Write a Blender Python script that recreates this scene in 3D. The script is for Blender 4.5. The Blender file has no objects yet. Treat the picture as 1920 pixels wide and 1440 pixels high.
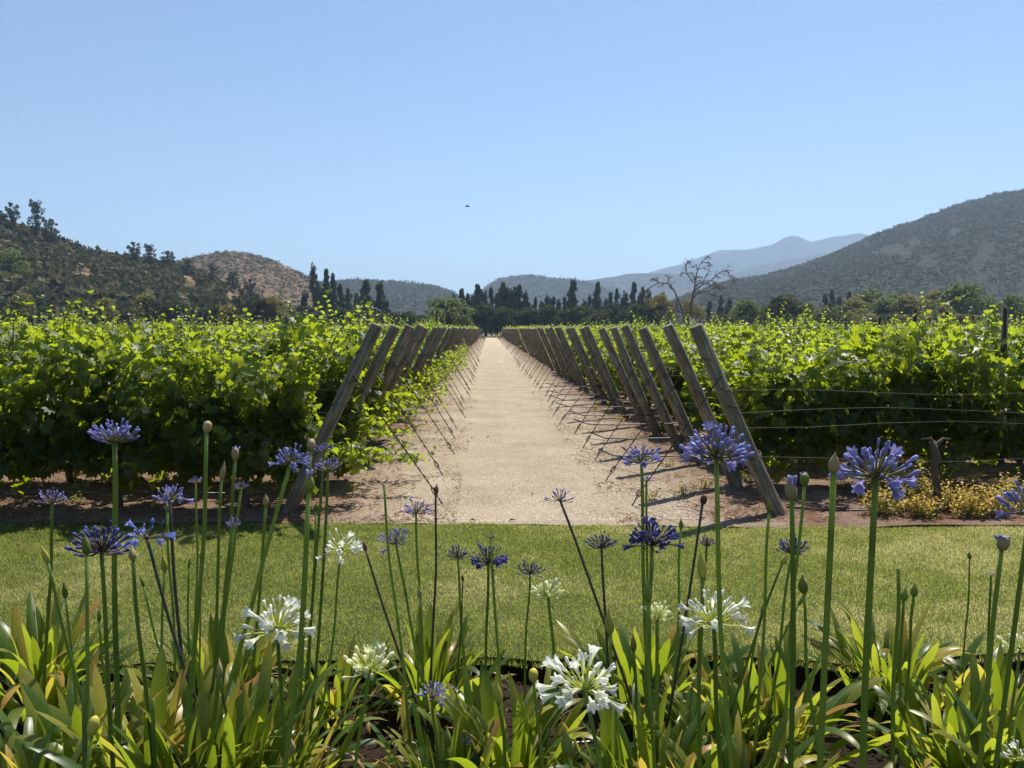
import bpy, math, random
import numpy as np
from mathutils import Vector, Matrix, Euler
random.seed(7); RS = np.random.RandomState(11)
R = math.radians
scene = bpy.context.scene
C = scene.collection

# ------------------------------------------------------------------ camera, sky, sun, exposure
F = 1450.0; EYE = 1.7
th = math.atan(104/F); ps = math.atan(43/F*math.cos(th))
cam = bpy.data.cameras.new('camera'); cam.lens = 36*F/1920; cam.sensor_width = 36
cam.clip_start = 0.05; cam.clip_end = 20000
co = bpy.data.objects.new('camera', cam); C.objects.link(co); scene.camera = co
co.location = (0, 0, EYE); co.rotation_euler = (R(90)-th, 0, -ps)
SUN = Vector((0.42, 0.84, 1.78)).normalized()
sun_el = math.asin(SUN.z); sun_az = math.atan2(SUN.x, SUN.y)
w = bpy.data.worlds.new('World'); scene.world = w; w.use_nodes = True
wn = w.node_tree; wn.nodes.clear()
sky = wn.nodes.new('ShaderNodeTexSky'); sky.sky_type = 'NISHITA'; sky.sun_disc = False
sky.sun_elevation = sun_el; sky.sun_rotation = sun_az; sky.air_density = 1.0; sky.dust_density = 0.0; sky.ozone_density = 3.2; sky.altitude = 200
bg = wn.nodes.new('ShaderNodeBackground'); bg.inputs[1].default_value = 0.076
wo = wn.nodes.new('ShaderNodeOutputWorld')
wn.links.new(sky.outputs[0], bg.inputs[0]); wn.links.new(bg.outputs[0], wo.inputs[0])
sl = bpy.data.lights.new('sun', 'SUN'); sl.energy = 5.0; sl.angle = R(0.53); sl.color = (1, 0.945, 0.86)
so = bpy.data.objects.new('sun', sl); C.objects.link(so)
so.rotation_euler = SUN.to_track_quat('Z', 'Y').to_euler()
scene.view_settings.view_transform = 'Standard'; scene.view_settings.look = 'None'
scene.view_settings.exposure = 0.8; scene.view_settings.gamma = 1; scene.view_settings.use_curve_mapping = False

fwd = Vector((math.sin(ps)*math.cos(th), math.cos(ps)*math.cos(th), -math.sin(th)))
rgt = Vector((math.cos(ps), -math.sin(ps), 0)); upv = rgt.cross(fwd)
def at(px, py, Y):
    d = fwd + rgt*((px-960)/F) + upv*((720-py)/F)
    return Vector((0, 0, EYE)) + d*(Y/d.y)
def xat(px, Y):                       # world x of a pixel column at depth Y (near the horizon)
    return at(px, 616, Y).x

# ------------------------------------------------------------------ helpers
def tag(o, label=None, cat=None, group=None, kind=None):
    if label: o['label'] = label
    if cat: o['category'] = cat
    if group: o['group'] = group
    if kind: o['kind'] = kind
    return o
def link(name, me, parent=None, loc=None, rot=None, scale=None):
    o = bpy.data.objects.new(name, me); C.objects.link(o)
    if parent: o.parent = parent
    if loc is not None: o.location = loc
    if rot is not None: o.rotation_euler = rot
    if scale is not None: o.scale = (scale,)*3 if isinstance(scale, (int, float)) else scale
    return o
def thing(name, loc, label, cat, group=None, rotz=0):
    return tag(link(name, None, None, loc, (0, 0, rotz)), label, cat, group)
def np_mesh(name, V, Fc, mat=None, smooth=False, rnd=None, mats=None, midx=None):
    """V (n,3); Fc int array (m,k) or list of such arrays"""
    V = np.asarray(V, dtype=np.float32)
    if not isinstance(Fc, (list, tuple)) or (len(Fc) and not hasattr(Fc[0], 'shape')): Fc = [np.asarray(Fc)]
    me = bpy.data.meshes.new(name)
    idx = np.concatenate([f.reshape(-1) for f in Fc]).astype(np.int32)
    tot = np.concatenate([np.full(len(f), f.shape[1]) for f in Fc]).astype(np.int32)
    st = np.concatenate([[0], np.cumsum(tot)[:-1]]).astype(np.int32)
    me.vertices.add(len(V)); me.vertices.foreach_set('co', V.reshape(-1))
    me.loops.add(len(idx)); me.loops.foreach_set('vertex_index', idx)
    me.polygons.add(len(tot)); me.polygons.foreach_set('loop_start', st)
    if smooth: me.polygons.foreach_set('use_smooth', np.ones(len(tot), dtype=bool))
    if mat: me.materials.append(mat)
    if mats:
        for m in mats: me.materials.append(m)
        me.polygons.foreach_set('material_index', np.asarray(midx, dtype=np.int32))
    me.update(calc_edges=True)
    if rnd is not None:
        a = me.attributes.new('rnd', 'FLOAT', 'POINT'); a.data.foreach_set('value', np.asarray(rnd, dtype=np.float32))
    return me
class MB:
    def __init__(s): s.v = []; s.q = []; s.t = []; s.n = 0; s.r = []
    def add(s, V, quads=None, tris=None, r=0.0):
        V = np.asarray(V, dtype=float)
        if quads is not None and len(quads): s.q.append(np.asarray(quads)+s.n)
        if tris is not None and len(tris): s.t.append(np.asarray(tris)+s.n)
        s.v.append(V); s.r.append(np.full(len(V), r) if np.isscalar(r) else np.asarray(r)); s.n += len(V)
    def tube(s, pts, rad, k=8, cap=True, r=0.0):
        pts = [Vector(p) for p in pts]; n = len(pts)
        if not hasattr(rad, '__len__'): rad = [rad]*n
        V = []; up = None
        for i, p in enumerate(pts):
            t = (pts[min(i+1, n-1)] - pts[max(i-1, 0)]).normalized()
            if up is None:
                up = Vector((0, 0, 1)) if abs(t.z) < 0.9 else Vector((1, 0, 0))
            a = t.cross(up).normalized(); b = a.cross(t).normalized(); up = b
            for j in range(k):
                an = 2*math.pi*j/k; V.append(p + (a*math.cos(an) + b*math.sin(an))*rad[i])
        Q = [[i*k+j, i*k+(j+1) % k, (i+1)*k+(j+1) % k, (i+1)*k+j] for i in range(n-1) for j in range(k)]
        T = []
        if cap:
            V.append(pts[0]); V.append(pts[-1]); a = n*k; b = a+1
            T = [[a, (j+1) % k, j] for j in range(k)] + [[b, (n-1)*k+j, (n-1)*k+(j+1) % k] for j in range(k)]
        s.add([tuple(v) for v in V], Q, T, r)
    def build(s, name, mat, smooth=True, rnd=True):
        fs = []
        if s.q: fs.append(np.concatenate(s.q))
        if s.t: fs.append(np.concatenate(s.t))
        return np_mesh(name, np.concatenate(s.v), fs, mat, smooth, np.concatenate(s.r) if rnd else None)
def rotmats(n, yaw, pitch, roll):
    """Rz(yaw) Rx(pitch) Ry(roll), arrays"""
    cz, sz, cx, sx, cy, sy = np.cos(yaw), np.sin(yaw), np.cos(pitch), np.sin(pitch), np.cos(roll), np.sin(roll)
    z = np.zeros(n); o = np.ones(n)
    Rz = np.stack([np.stack([cz, -sz, z], -1), np.stack([sz, cz, z], -1), np.stack([z, z, o], -1)], 1)
    Rx = np.stack([np.stack([o, z, z], -1), np.stack([z, cx, -sx], -1), np.stack([z, sx, cx], -1)], 1)
    Ry = np.stack([np.stack([cy, z, sy], -1), np.stack([z, o, z], -1), np.stack([-sy, z, cy], -1)], 1)
    return Rz @ Rx @ Ry
def scatter(TV, TF, pos, yaw, pitch, roll, sc):
    """replicate template; returns V, F, instance index per vertex"""
    n = len(pos); TV = np.asarray(TV, float); TF = np.asarray(TF)
    M = rotmats(n, yaw, pitch, roll)
    sc = np.asarray(sc, float)
    S = sc[:, None, None] if sc.ndim == 1 else sc[:, None, :]
    V = np.einsum('nij,nkj->nki', M, TV[None]*S) + pos[:, None, :]
    Fx = TF[None] + (np.arange(n)*len(TV))[:, None, None]
    return V.reshape(-1, 3), Fx.reshape(-1, TF.shape[1]), np.repeat(np.arange(n), len(TV))
def U(a, b, n=None): return RS.uniform(a, b, n)
# cheap numpy value noise
_P = RS.rand(257, 257)
def vnoise(x, y):
    x = np.asarray(x, float); y = np.asarray(y, float)
    xi = np.floor(x).astype(int); yi = np.floor(y).astype(int); fx = x-xi; fy = y-yi
    fx = fx*fx*(3-2*fx); fy = fy*fy*(3-2*fy); a = xi % 256; b = yi % 256; a1 = (xi+1) % 256; b1 = (yi+1) % 256
    return (_P[a, b]*(1-fx)+_P[a1, b]*fx)*(1-fy) + (_P[a, b1]*(1-fx)+_P[a1, b1]*fx)*fy
def fbm(x, y, o=4):
    s = 0; a = .5
    for i in range(o): s = s + a*(vnoise(x*2**i+17.3*i, y*2**i+5.1*i)-.5); a *= .5
    return s

# ------------------------------------------------------------------ materials
def mat_new(name):
    m = bpy.data.materials.new(name); m.use_nodes = True; nt = m.node_tree
    b = nt.nodes['Principled BSDF']; return m, nt, b
def N(nt, t, **kw):
    n = nt.nodes.new(t)
    for k, v in kw.items():
        if k in n.inputs: n.inputs[k].default_value = v
        else: setattr(n, k, v)
    return n
def ramp(nt, stops, interp='LINEAR'):
    r = nt.nodes.new('ShaderNodeValToRGB'); r.color_ramp.interpolation = interp
    e = r.color_ramp.elements
    while len(e) < len(stops): e.new(0.5)
    for x, (p, c) in zip(e, stops): x.position = p; x.color = (*c, 1)
    return r
def coord(nt, scale=(1, 1, 1), kind='Object'):
    t = nt.nodes.new('ShaderNodeTexCoord'); m = nt.nodes.new('ShaderNodeMapping'); m.inputs['Scale'].default_value = scale
    nt.links.new(t.outputs[kind], m.inputs[0]); return m.outputs[0]
def bump(nt, h, b, strength=.5, dist=.02):
    n = nt.nodes.new('ShaderNodeBump'); n.inputs['Strength'].default_value = strength; n.inputs['Distance'].default_value = dist
    nt.links.new(h, n.inputs['Height']); nt.links.new(n.outputs[0], b.inputs['Normal']); return n
def leaf_mat(name, stops, trans=(.3, .45, .05), tf=.45, rough=.45, src='attr', spec=.4, mottling=.25, tmix=.55):
    m, nt, b = mat_new(name); L = nt.links
    if src == 'attr':
        a = N(nt, 'ShaderNodeAttribute', attribute_name='rnd'); s = a.outputs['Fac']
    else:
        a = N(nt, 'ShaderNodeObjectInfo'); s = a.outputs['Random']
    r = ramp(nt, stops); L.new(s, r.inputs[0])
    n = N(nt, 'ShaderNodeTexNoise', Scale=30.0); L.new(coord(nt), n.inputs['Vector'])
    mx = N(nt, 'ShaderNodeMix', data_type='RGBA', blend_type='MULTIPLY'); mx.inputs[0].default_value = mottling
    L.new(r.outputs[0], mx.inputs['A']); L.new(n.outputs['Fac'], mx.inputs['B'])
    L.new(mx.outputs['Result'], b.inputs['Base Color'])
    b.inputs['Roughness'].default_value = rough; b.inputs['Specular IOR Level'].default_value = spec
    t = N(nt, 'ShaderNodeBsdfTranslucent')
    r2 = N(nt, 'ShaderNodeMix', data_type='RGBA', blend_type='MULTIPLY'); r2.inputs[0].default_value = 1
    r3 = N(nt, 'ShaderNodeMix', data_type='RGBA'); r3.inputs[0].default_value = .35
    L.new(r.outputs[0], r3.inputs['A']); r3.inputs['B'].default_value = (*trans, 1)
    vm = N(nt, 'ShaderNodeVectorMath', operation='SCALE'); vm.inputs['Scale'].default_value = 1.9
    r3.inputs[0].default_value = tmix
    L.new(r3.outputs['Result'], vm.inputs[0]); L.new(vm.outputs[0], t.inputs[0])
    ms = N(nt, 'ShaderNodeMixShader'); ms.inputs[0].default_value = tf
    out = nt.nodes['Material Output']
    L.new(b.outputs[0], ms.inputs[1]); L.new(t.outputs[0], ms.inputs[2]); L.new(ms.outputs[0], out.inputs[0])
    return m
def plain(name, col, rough=.6, var=.3, scale=20, bumpd=0, metallic=0, src=None):
    m, nt, b = mat_new(name); L = nt.links
    n = N(nt, 'ShaderNodeTexNoise', Scale=float(scale), Detail=5.0); L.new(coord(nt), n.inputs['Vector'])
    r = ramp(nt, [(.25, tuple(c*(1-var) for c in col)), (.75, tuple(min(1, c*(1+var)) for c in col))])
    L.new(n.outputs['Fac'], r.inputs[0]); L.new(r.outputs[0], b.inputs['Base Color'])
    b.inputs['Roughness'].default_value = rough; b.inputs['Metallic'].default_value = metallic
    if bumpd: bump(nt, n.outputs['Fac'], b, .6, bumpd)
    return m

M = {}
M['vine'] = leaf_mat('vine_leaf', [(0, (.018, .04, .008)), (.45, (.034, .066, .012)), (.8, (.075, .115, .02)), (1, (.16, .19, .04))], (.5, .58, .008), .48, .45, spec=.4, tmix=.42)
M['vine_obj'] = leaf_mat('vine_leaf_single', [(0, (.022, .05, .01)), (.6, (.055, .095, .018)), (1, (.14, .18, .04))], (.46, .52, .008), .52, .42, src='obj', spec=.4)
M['vine_far'] = leaf_mat('vine_leaf_far', [(0, (.03, .05, .012)), (.5, (.06, .09, .025)), (1, (.2, .22, .1))], (.38, .44, .03), .46, .5)
M['grass'] = leaf_mat('grass_blade', [(0, (.045, .08, .016)), (.45, (.13, .165, .036)), (.75, (.27, .25, .095)), (1, (.48, .4, .22))], (.34, .38, .06), .46, .5, spec=.3)
M['scrub'] = leaf_mat('scrub_leaf', [(0, (.032, .036, .02)), (.5, (.068, .064, .034)), (1, (.15, .12, .07))], (.08, .1, .03), .15, .8, spec=.1)
M['scrub_dry'] = leaf_mat('dry_scrub_leaf', [(0, (.032, .038, .018)), (.5, (.06, .066, .03)), (1, (.14, .12, .06))], (.12, .1, .04), .15, .8, spec=.1)
M['euc'] = leaf_mat('eucalyptus_leaf', [(0, (.045, .06, .045)), (.5, (.075, .098, .065)), (1, (.12, .145, .09))], (.05, .07, .03), .15, .8, spec=.08)
M['dark_tree'] = leaf_mat('dark_tree_leaf', [(0, (.02, .03, .01)), (.5, (.042, .058, .02)), (1, (.1, .12, .04))], (.1, .12, .02), .2, .7, spec=.12)
M['mid_tree'] = leaf_mat('green_tree_leaf', [(0, (.05, .075, .022)), (.5, (.09, .12, .036)), (1, (.18, .2, .07))], (.16, .2, .04), .3, .7, spec=.15)
M['olive_tree'] = leaf_mat('olive_tree_leaf', [(0, (.07, .07, .02)), (.5, (.11, .105, .03)), (1, (.2, .17, .055))], (.26, .24, .05), .3, .6, spec=.12)
M['bark'] = plain('bark', (.12, .09, .065), .9, .4, 12, .01)
M['dead_wood'] = plain('dead_wood', (.075, .06, .05), .9, .3, 8)
M['cane'] = plain('vine_cane', (.12, .14, .05), .6, .3, 40)
M['vine_trunk'] = plain('vine_trunk', (.085, .06, .045), .95, .5, 60, .008)
M['wire'] = plain('rusty_wire', (.06, .045, .035), .5, .4, 80, 0, .6)
M['galv'] = plain('galvanised_wire', (.13, .135, .12), .6, .2, 80, 0, .0)
M['hose'] = plain('black_hose', (.018, .018, .02), .35, .3, 30)
M['hose_grey'] = plain('grey_pipe', (.11, .12, .13), .28, .2, 30)
def wood():
    m, nt, b = mat_new('weathered_post_wood'); L = nt.links
    oi = N(nt, 'ShaderNodeObjectInfo'); tc = N(nt, 'ShaderNodeTexCoord'); ad = N(nt, 'ShaderNodeVectorMath', operation='ADD')
    L.new(tc.outputs['Object'], ad.inputs[0])
    cb = N(nt, 'ShaderNodeCombineXYZ'); ml = N(nt, 'ShaderNodeMath', operation='MULTIPLY'); ml.inputs[1].default_value = 31
    L.new(oi.outputs['Random'], ml.inputs[0]); L.new(ml.outputs[0], cb.inputs[2]); L.new(cb.outputs[0], ad.inputs[1])
    mp = N(nt, 'ShaderNodeMapping'); mp.inputs['Scale'].default_value = (22, 22, 1.6); L.new(ad.outputs[0], mp.inputs[0])
    n = N(nt, 'ShaderNodeTexNoise', Scale=2.2, Detail=8.0, Roughness=.65); L.new(mp.outputs[0], n.inputs['Vector'])
    n2 = N(nt, 'ShaderNodeTexNoise', Scale=3.0, Detail=4.0); L.new(ad.outputs[0], n2.inputs['Vector'])
    r = ramp(nt, [(.3, (.055, .046, .038)), (.5, (.15, .13, .105)), (.7, (.33, .3, .25))]); L.new(n.outputs['Fac'], r.inputs[0])
    r2 = ramp(nt, [(.35, (.85, .68, .54)), (.5, (1, .98, .88)), (.7, (.78, .92, .76))]); L.new(n2.outputs['Fac'], r2.inputs[0])
    mx = N(nt, 'ShaderNodeMix', data_type='RGBA', blend_type='MULTIPLY'); mx.inputs[0].default_value = .9
    L.new(r.outputs[0], mx.inputs['A']); L.new(r2.outputs[0], mx.inputs['B'])
    L.new(mx.outputs['Result'], b.inputs['Base Color']); b.inputs['Roughness'].default_value = .85
    bump(nt, n.outputs['Fac'], b, .8, .012); return m
M['wood'] = wood()
def ground_mat(name, cols, s1=1.5, s2=60, s3=400, bd=.006, rough=.95, patch=None):
    m, nt, b = mat_new(name); L = nt.links; c = coord(nt)
    a = N(nt, 'ShaderNodeTexNoise', Scale=float(s1), Detail=6.0); L.new(c, a.inputs['Vector'])
    d = N(nt, 'ShaderNodeTexNoise', Scale=float(s2), Detail=6.0, Roughness=.7); L.new(c, d.inputs['Vector'])
    v = N(nt, 'ShaderNodeTexVoronoi', Scale=float(s3)); L.new(c, v.inputs['Vector'])
    r = ramp(nt, [(.3, cols[0]), (.55, cols[1]), (.75, cols[2])])
    mm = N(nt, 'ShaderNodeMix', data_type='FLOAT'); mm.inputs[0].default_value = .6
    L.new(a.outputs['Fac'], mm.inputs['A']); L.new(d.outputs['Fac'], mm.inputs['B']); L.new(mm.outputs['Result'], r.inputs[0])
    rv = ramp(nt, [(0, (.62, .6, .58)), (1, (1.15, 1.13, 1.1))]); L.new(v.outputs['Color'], rv.inputs[0])
    mx = N(nt, 'ShaderNodeMix', data_type='RGBA', blend_type='MULTIPLY'); mx.inputs[0].default_value = .8
    L.new(r.outputs[0], mx.inputs['A']); L.new(rv.outputs[0], mx.inputs['B']); last = mx.outputs['Result']
    if patch:
        p = N(nt, 'ShaderNodeTexNoise', Scale=float(patch[1]), Detail=5.0, Roughness=.7); L.new(coord(nt, (1, 1.6, 1)), p.inputs['Vector'])
        rp = ramp(nt, [(patch[2], (0, 0, 0)), (patch[3], (1, 1, 1))]); L.new(p.outputs['Fac'], rp.inputs[0])
        m2 = N(nt, 'ShaderNodeMix', data_type='RGBA'); L.new(rp.outputs[0], m2.inputs[0]); L.new(last, m2.inputs['A']); m2.inputs['B'].default_value = (*patch[0], 1)
        last = m2.outputs['Result']
    L.new(last, b.inputs['Base Color']); b.inputs['Roughness'].default_value = rough; b.inputs['Specular IOR Level'].default_value = .15
    sm = N(nt, 'ShaderNodeMath', operation='ADD'); L.new(d.outputs['Fac'], sm.inputs[0]); L.new(v.outputs['Distance'], sm.inputs[1])
    bump(nt, sm.outputs[0], b, .7, bd); return m
M['sand'] = ground_mat('path_sand', [(.34, .265, .19), (.45, .36, .27), (.54, .44, .34)], .7, 35, 70, .018)
M['soil_row'] = ground_mat('vineyard_soil', [(.16, .1, .065), (.27, .185, .125), (.38, .285, .205)], 1.2, 14, 60, .03, patch=((.2, .095, .055), 1.8, .52, .66))
def earth_mat():
    m, nt, b = mat_new('path_and_row_earth'); L = nt.links; c = coord(nt)
    def nz(sc, d=6., r=.6, v=None):
        n = N(nt, 'ShaderNodeTexNoise', Scale=float(sc), Detail=d, Roughness=r); L.new(v or c, n.inputs['Vector']); return n.outputs['Fac']
    def mix(f, a, b_, t='MIX'):
        x = N(nt, 'ShaderNodeMix', data_type='RGBA', blend_type=t)
        if isinstance(f, float): x.inputs[0].default_value = f
        else: L.new(f, x.inputs[0])
        for q, v in (('A', a), ('B', b_)):
            if isinstance(v, tuple): x.inputs[q].default_value = (*v, 1)
            else: L.new(v, x.inputs[q])
        return x.outputs['Result']
    def rp(src, stops):
        r = ramp(nt, stops); L.new(src, r.inputs[0]); return r.outputs[0]
    sand = rp(nz(1.1), [(.3, (.41, .335, .235)), (.7, (.57, .475, .35))])
    soil = rp(nz(2.2), [(.3, (.2, .135, .09)), (.55, (.31, .225, .16)), (.75, (.42, .33, .25))])
    soil = mix(rp(nz(2.6, 8., .75), [(.47, (0, 0, 0)), (.62, (1, 1, 1))]), soil, (.22, .115, .075))
    sx = N(nt, 'ShaderNodeSeparateXYZ'); L.new(c, sx.inputs[0])
    a1 = N(nt, 'ShaderNodeMath', operation='SUBTRACT'); L.new(sx.outputs[0], a1.inputs[0]); a1.inputs[1].default_value = .42
    a2 = N(nt, 'ShaderNodeMath', operation='ABSOLUTE'); L.new(a1.outputs[0], a2.inputs[0])
    a3 = N(nt, 'ShaderNodeMath', operation='MULTIPLY_ADD'); L.new(nz(1.6, 7., .7), a3.inputs[0]); a3.inputs[1].default_value = 1.5; L.new(a2.outputs[0], a3.inputs[2])
    mr = N(nt, 'ShaderNodeMapRange'); mr.inputs[1].default_value = 1.95; mr.inputs[2].default_value = 2.9; L.new(a3.outputs[0], mr.inputs[0])
    base = mix(mr.outputs[0], sand, soil)
    v = N(nt, 'ShaderNodeTexVoronoi', Scale=75.0); L.new(c, v.inputs['Vector'])
    base = mix(.75, base, rp(v.outputs['Color'], [(0, (.55, .53, .5)), (.5, (1, 1, 1)), (1, (1.25, 1.22, 1.2))]), 'MULTIPLY')
    base = mix(.5, base, rp(nz(38, 6., .8), [(.35, (.6, .56, .52)), (.6, (1.1, 1.1, 1.1))]), 'MULTIPLY')
    L.new(base, b.inputs['Base Color']); b.inputs['Roughness'].default_value = .95; b.inputs['Specular IOR Level'].default_value = .1
    sm = N(nt, 'ShaderNodeMath', operation='ADD'); L.new(nz(30, 8., .75), sm.inputs[0]); L.new(v.outputs['Distance'], sm.inputs[1])
    bump(nt, sm.outputs[0], b, .9, .03); return m
M['sand'] = M['soil_row'] = earth_mat()
M['grit'] = plain('grit', (.42, .35, .27), .9, .4, 30)
M['plain'] = ground_mat('plain_ground', [(.1, .1, .05), (.16, .14, .07), (.22, .18, .1)], .05, 2, 20, .02)
M['lawn_soil'] = ground_mat('lawn_soil', [(.05, .06, .02), (.08, .09, .03), (.13, .12, .05)], 3, 40, 200, .004)
M['bed_soil'] = ground_mat('bed_soil', [(.012, .008, .006), (.028, .018, .012), (.06, .04, .028)], 6, 30, 90, .02)
M['litter'] = leaf_mat('dry_litter', [(0, (.12, .05, .03)), (.5, (.25, .13, .08)), (1, (.42, .32, .22))], (.2, .1, .05), .1, .9, spec=.1)

# ================================================================== SETTING: ground
def grid(name, x0, x1, y0, y1, nx, ny, zf, mat, edge=None, smooth=True):
    xs = np.linspace(x0, x1, nx); t = np.linspace(0, 1, ny)
    X, T = np.meshgrid(xs, t, indexing='ij')
    lo = y0(X) if callable(y0) else y0; hi = y1(X) if callable(y1) else y1
    Y = lo + (hi-lo)*T; Z = zf(X, Y) if callable(zf) else np.full_like(X, zf)
    V = np.stack([X, Y, Z], -1).reshape(-1, 3)
    i, j = np.meshgrid(np.arange(nx-1), np.arange(ny-1), indexing='ij'); a = (i*ny+j).reshape(-1)
    return np_mesh(name, V, np.stack([a, a+ny, a+ny+1, a+1], -1), mat, smooth)
def lawn_far(X): return 6.52 - .03*X + .10*fbm(X*.5+2, X*0+3, 2)*2 + .03*fbm(X*9, X*0+8, 2)*2 - .05*np.tanh((X-1.5)*2) + .05*fbm(X*2+3, X*0+1, 3)
def lawn_near(X): return 3.84 + .22*fbm(X*1.3+9, X*0+4, 3)*2
ground = link('ground', grid('ground', -7000, 7000, -60, 7000, 3, 3, -.14, M['plain']))
tag(ground, kind='structure')
def rowz(X, Y):
    return .012 + .02*fbm(X*2, Y*2, 3) + .022*fbm(X*5+3, Y*1.2, 3) - .012*(np.exp(-((X+.05)/.22)**2)+np.exp(-((X-.95)/.22)**2)) + np.where(np.abs(X-.42) > 1.6, .05*fbm(X*1.1+5, Y*1.1, 3)+.01, 0)
soil = link('vineyard_soil', grid('vineyard_soil', -100, 100, lawn_far, 128, 3, 3, -.006, M['soil_row'])); tag(soil, kind='structure')
# near soil in relief
def pathL(Y): return -.62 + .1*fbm(Y*.8, Y*0+2, 3)*2
def pathR(Y): return 1.42 + .14*fbm(Y*.7+8, Y*0+7, 3)*2
soil2 = link('row_soil', grid('row_soil', -14, 14, lawn_far, 26, 280, 200, rowz, M['soil_row'])); tag(soil2, kind='structure')
def path_mesh():
    Ys = np.concatenate([np.linspace(0, 1, 150)**1.8]); nx = 90
    T = np.linspace(0, 1, nx); V = []
    for s in Ys:
        Y = 6.7 + 135*s
        flare = math.exp(-max(0, Y-6.8)/.38)*1.0
        l = float(pathL(np.array(Y))) - .75*flare - (.15 if Y < 30 else 0); r = float(pathR(np.array(Y))) + 1.1*flare
        X = l + (r-l)*T; y0 = lawn_far(X) if Y < 6.75 else np.full(nx, Y)
        if Y < 9: y0 = lawn_far(X)*(1-min(1, (Y-6.7)/2.3)) + Y*min(1, (Y-6.7)/2.3)
        Z = rowz(X, y0) + .006
        V.append(np.stack([X, y0, Z], -1))
    V = np.array(V).reshape(-1, 3); ny = len(Ys)
    i, j = np.meshgrid(np.arange(ny-1), np.arange(nx-1), indexing='ij'); a = (i*nx+j).reshape(-1)
    return np_mesh('path', V, np.stack([a, a+1, a+nx+1, a+nx], -1), M['sand'], True)
tag(link('path', path_mesh()), kind='structure')
# lawn: soil slab with a cut edge, then blades
lm = grid('lawn', -9, 9, lambda X: lawn_near(X), lambda X: lawn_far(X)+.03, 240, 60, lambda X, Y: .012+.02*fbm(X*.8, Y*.8, 3), M['lawn_soil'])
tag(link('lawn', lm), kind='structure')
le = grid('lawn_edge', -9, 9, lambda X: lawn_near(X)-.03, lambda X: lawn_near(X)+.0, 400, 8,
          lambda X, Y: -.16 + .178*np.clip((Y-(lawn_near(X)-.03))/.03, 0, 1) + .02*fbm(X*14, Y*60, 2), M['bed_soil'])
tag(link('lawn_edge', le), kind='structure')
bedz = lambda X, Y: -.09 + .10*fbm(X*2.4, Y*2.4, 3) + .05*fbm(X*13, Y*13, 4)
tag(link('flower_bed_soil', grid('flower_bed_soil', -9, 9, -1.5, lambda X: lawn_near(X)-.01, 520, 260, bedz, M['bed_soil'])), kind='structure')
# grass blades
def blades():
    n = 430000
    X = U(-5.2, 5.6, n); t = U(0, 1, n)**1.0; lo = lawn_near(X)-.045; hi = lawn_far(X)+.04+.10*fbm(X*5, X*0+6, 3)
    Y = lo+(hi-lo)*t; keep = (X > -.66*Y-.3) & (X < .72*Y+.3); X = X[keep]; Y = Y[keep]; n = len(X)
    dry = fbm(X*1.1+3, Y*1.6, 4)+.7*fbm(X*7, Y*7, 3)+.10*np.tanh((X-.8)*1.2)+.06
    h = U(.012, .029, n)*(1+.5*(np.abs(Y-lawn_near(X)) < .06))
    P = np.stack([X, Y, .010+.02*fbm(X*.8, Y*.8, 3)], -1)
    P[:, 2] -= .02*(Y < lawn_near(X))
    TV = [(-.5, 0, 0), (.5, 0, 0), (.1, .25, 1)]
    sc = np.stack([U(.0035, .0065, n), h, h], -1)
    V, Fc, ii = scatter(TV, [[0, 1, 2]], P, U(0, 6.28, n), U(-.75, .75, n), U(-.4, .4, n), sc)
    r = np.clip(.5+dry*1.6+U(-.3, .3, n), 0, 1)
    return np_mesh('grass', V, Fc, M['grass'], False, r[ii])
tag(link('grass', blades()), 'mown green and straw coloured lawn grass between flower bed and dirt path', 'grass', kind='stuff')

# ================================================================== HILLS
def hill(name, prof, D0, D1, mat, back=1.35, nu=160, nv=40, rough=.06, p=.95, seed=0, fine=.0):
    px = np.array([a for a, b in prof], float); py = np.array([b for a, b in prof], float)
    u = np.linspace(px[0], px[-1], nu); sk = np.interp(u, px, py)
    k = np.ones(5)/5; sk2 = np.convolve(np.pad(sk, 2, mode='edge'), k, 'valid')
    v = np.concatenate([np.linspace(0, 1, nv), 1+np.linspace(.08, 1, 10)*(back-1)/ (1)])
    tanx = (u-960)/F
    H = (616-sk2)/F
    def pos(ui, vi):
        uu = np.interp(ui, u, u); h = np.interp(ui, u, H); yr = (D0+(D1-D0)*vi)
        t = (uu-917)/F
        z = h*D1*np.where(vi <= 1, np.clip(vi, 0, 1)**p, np.maximum(0, 1-(vi-1)/(back-1)*1.15))
        nz = fbm(uu/55.+seed, vi*3+seed, 5)*rough*D1*.28
        z = z + nz*np.clip(vi, 0, 1)*np.clip(1.05-vi, 0, 1)*4*np.clip(h*D1/(.05*D1), 0, 1)*.5
        z = z + fine*fbm(uu/4.+seed, vi*45, 3)*D1*.02*np.clip(vi*3, 0, 1)
        return np.stack([t*yr, yr, z+EYE*np.clip(vi, 0, 1)-.3], -1)
    UU, VV = np.meshgrid(u, v, indexing='ij'); P = pos(UU.reshape(-1), VV.reshape(-1))
    nyy = len(v); i, j = np.meshgrid(np.arange(nu-1), np.arange(nyy-1), indexing='ij'); a = (i*nyy+j).reshape(-1)
    o = link(name, np_mesh(name, P, np.stack([a, a+nyy, a+nyy+1, a+1], -1), mat, True)); tag(o, kind='structure')
    return pos, (px[0], px[-1])
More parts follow.
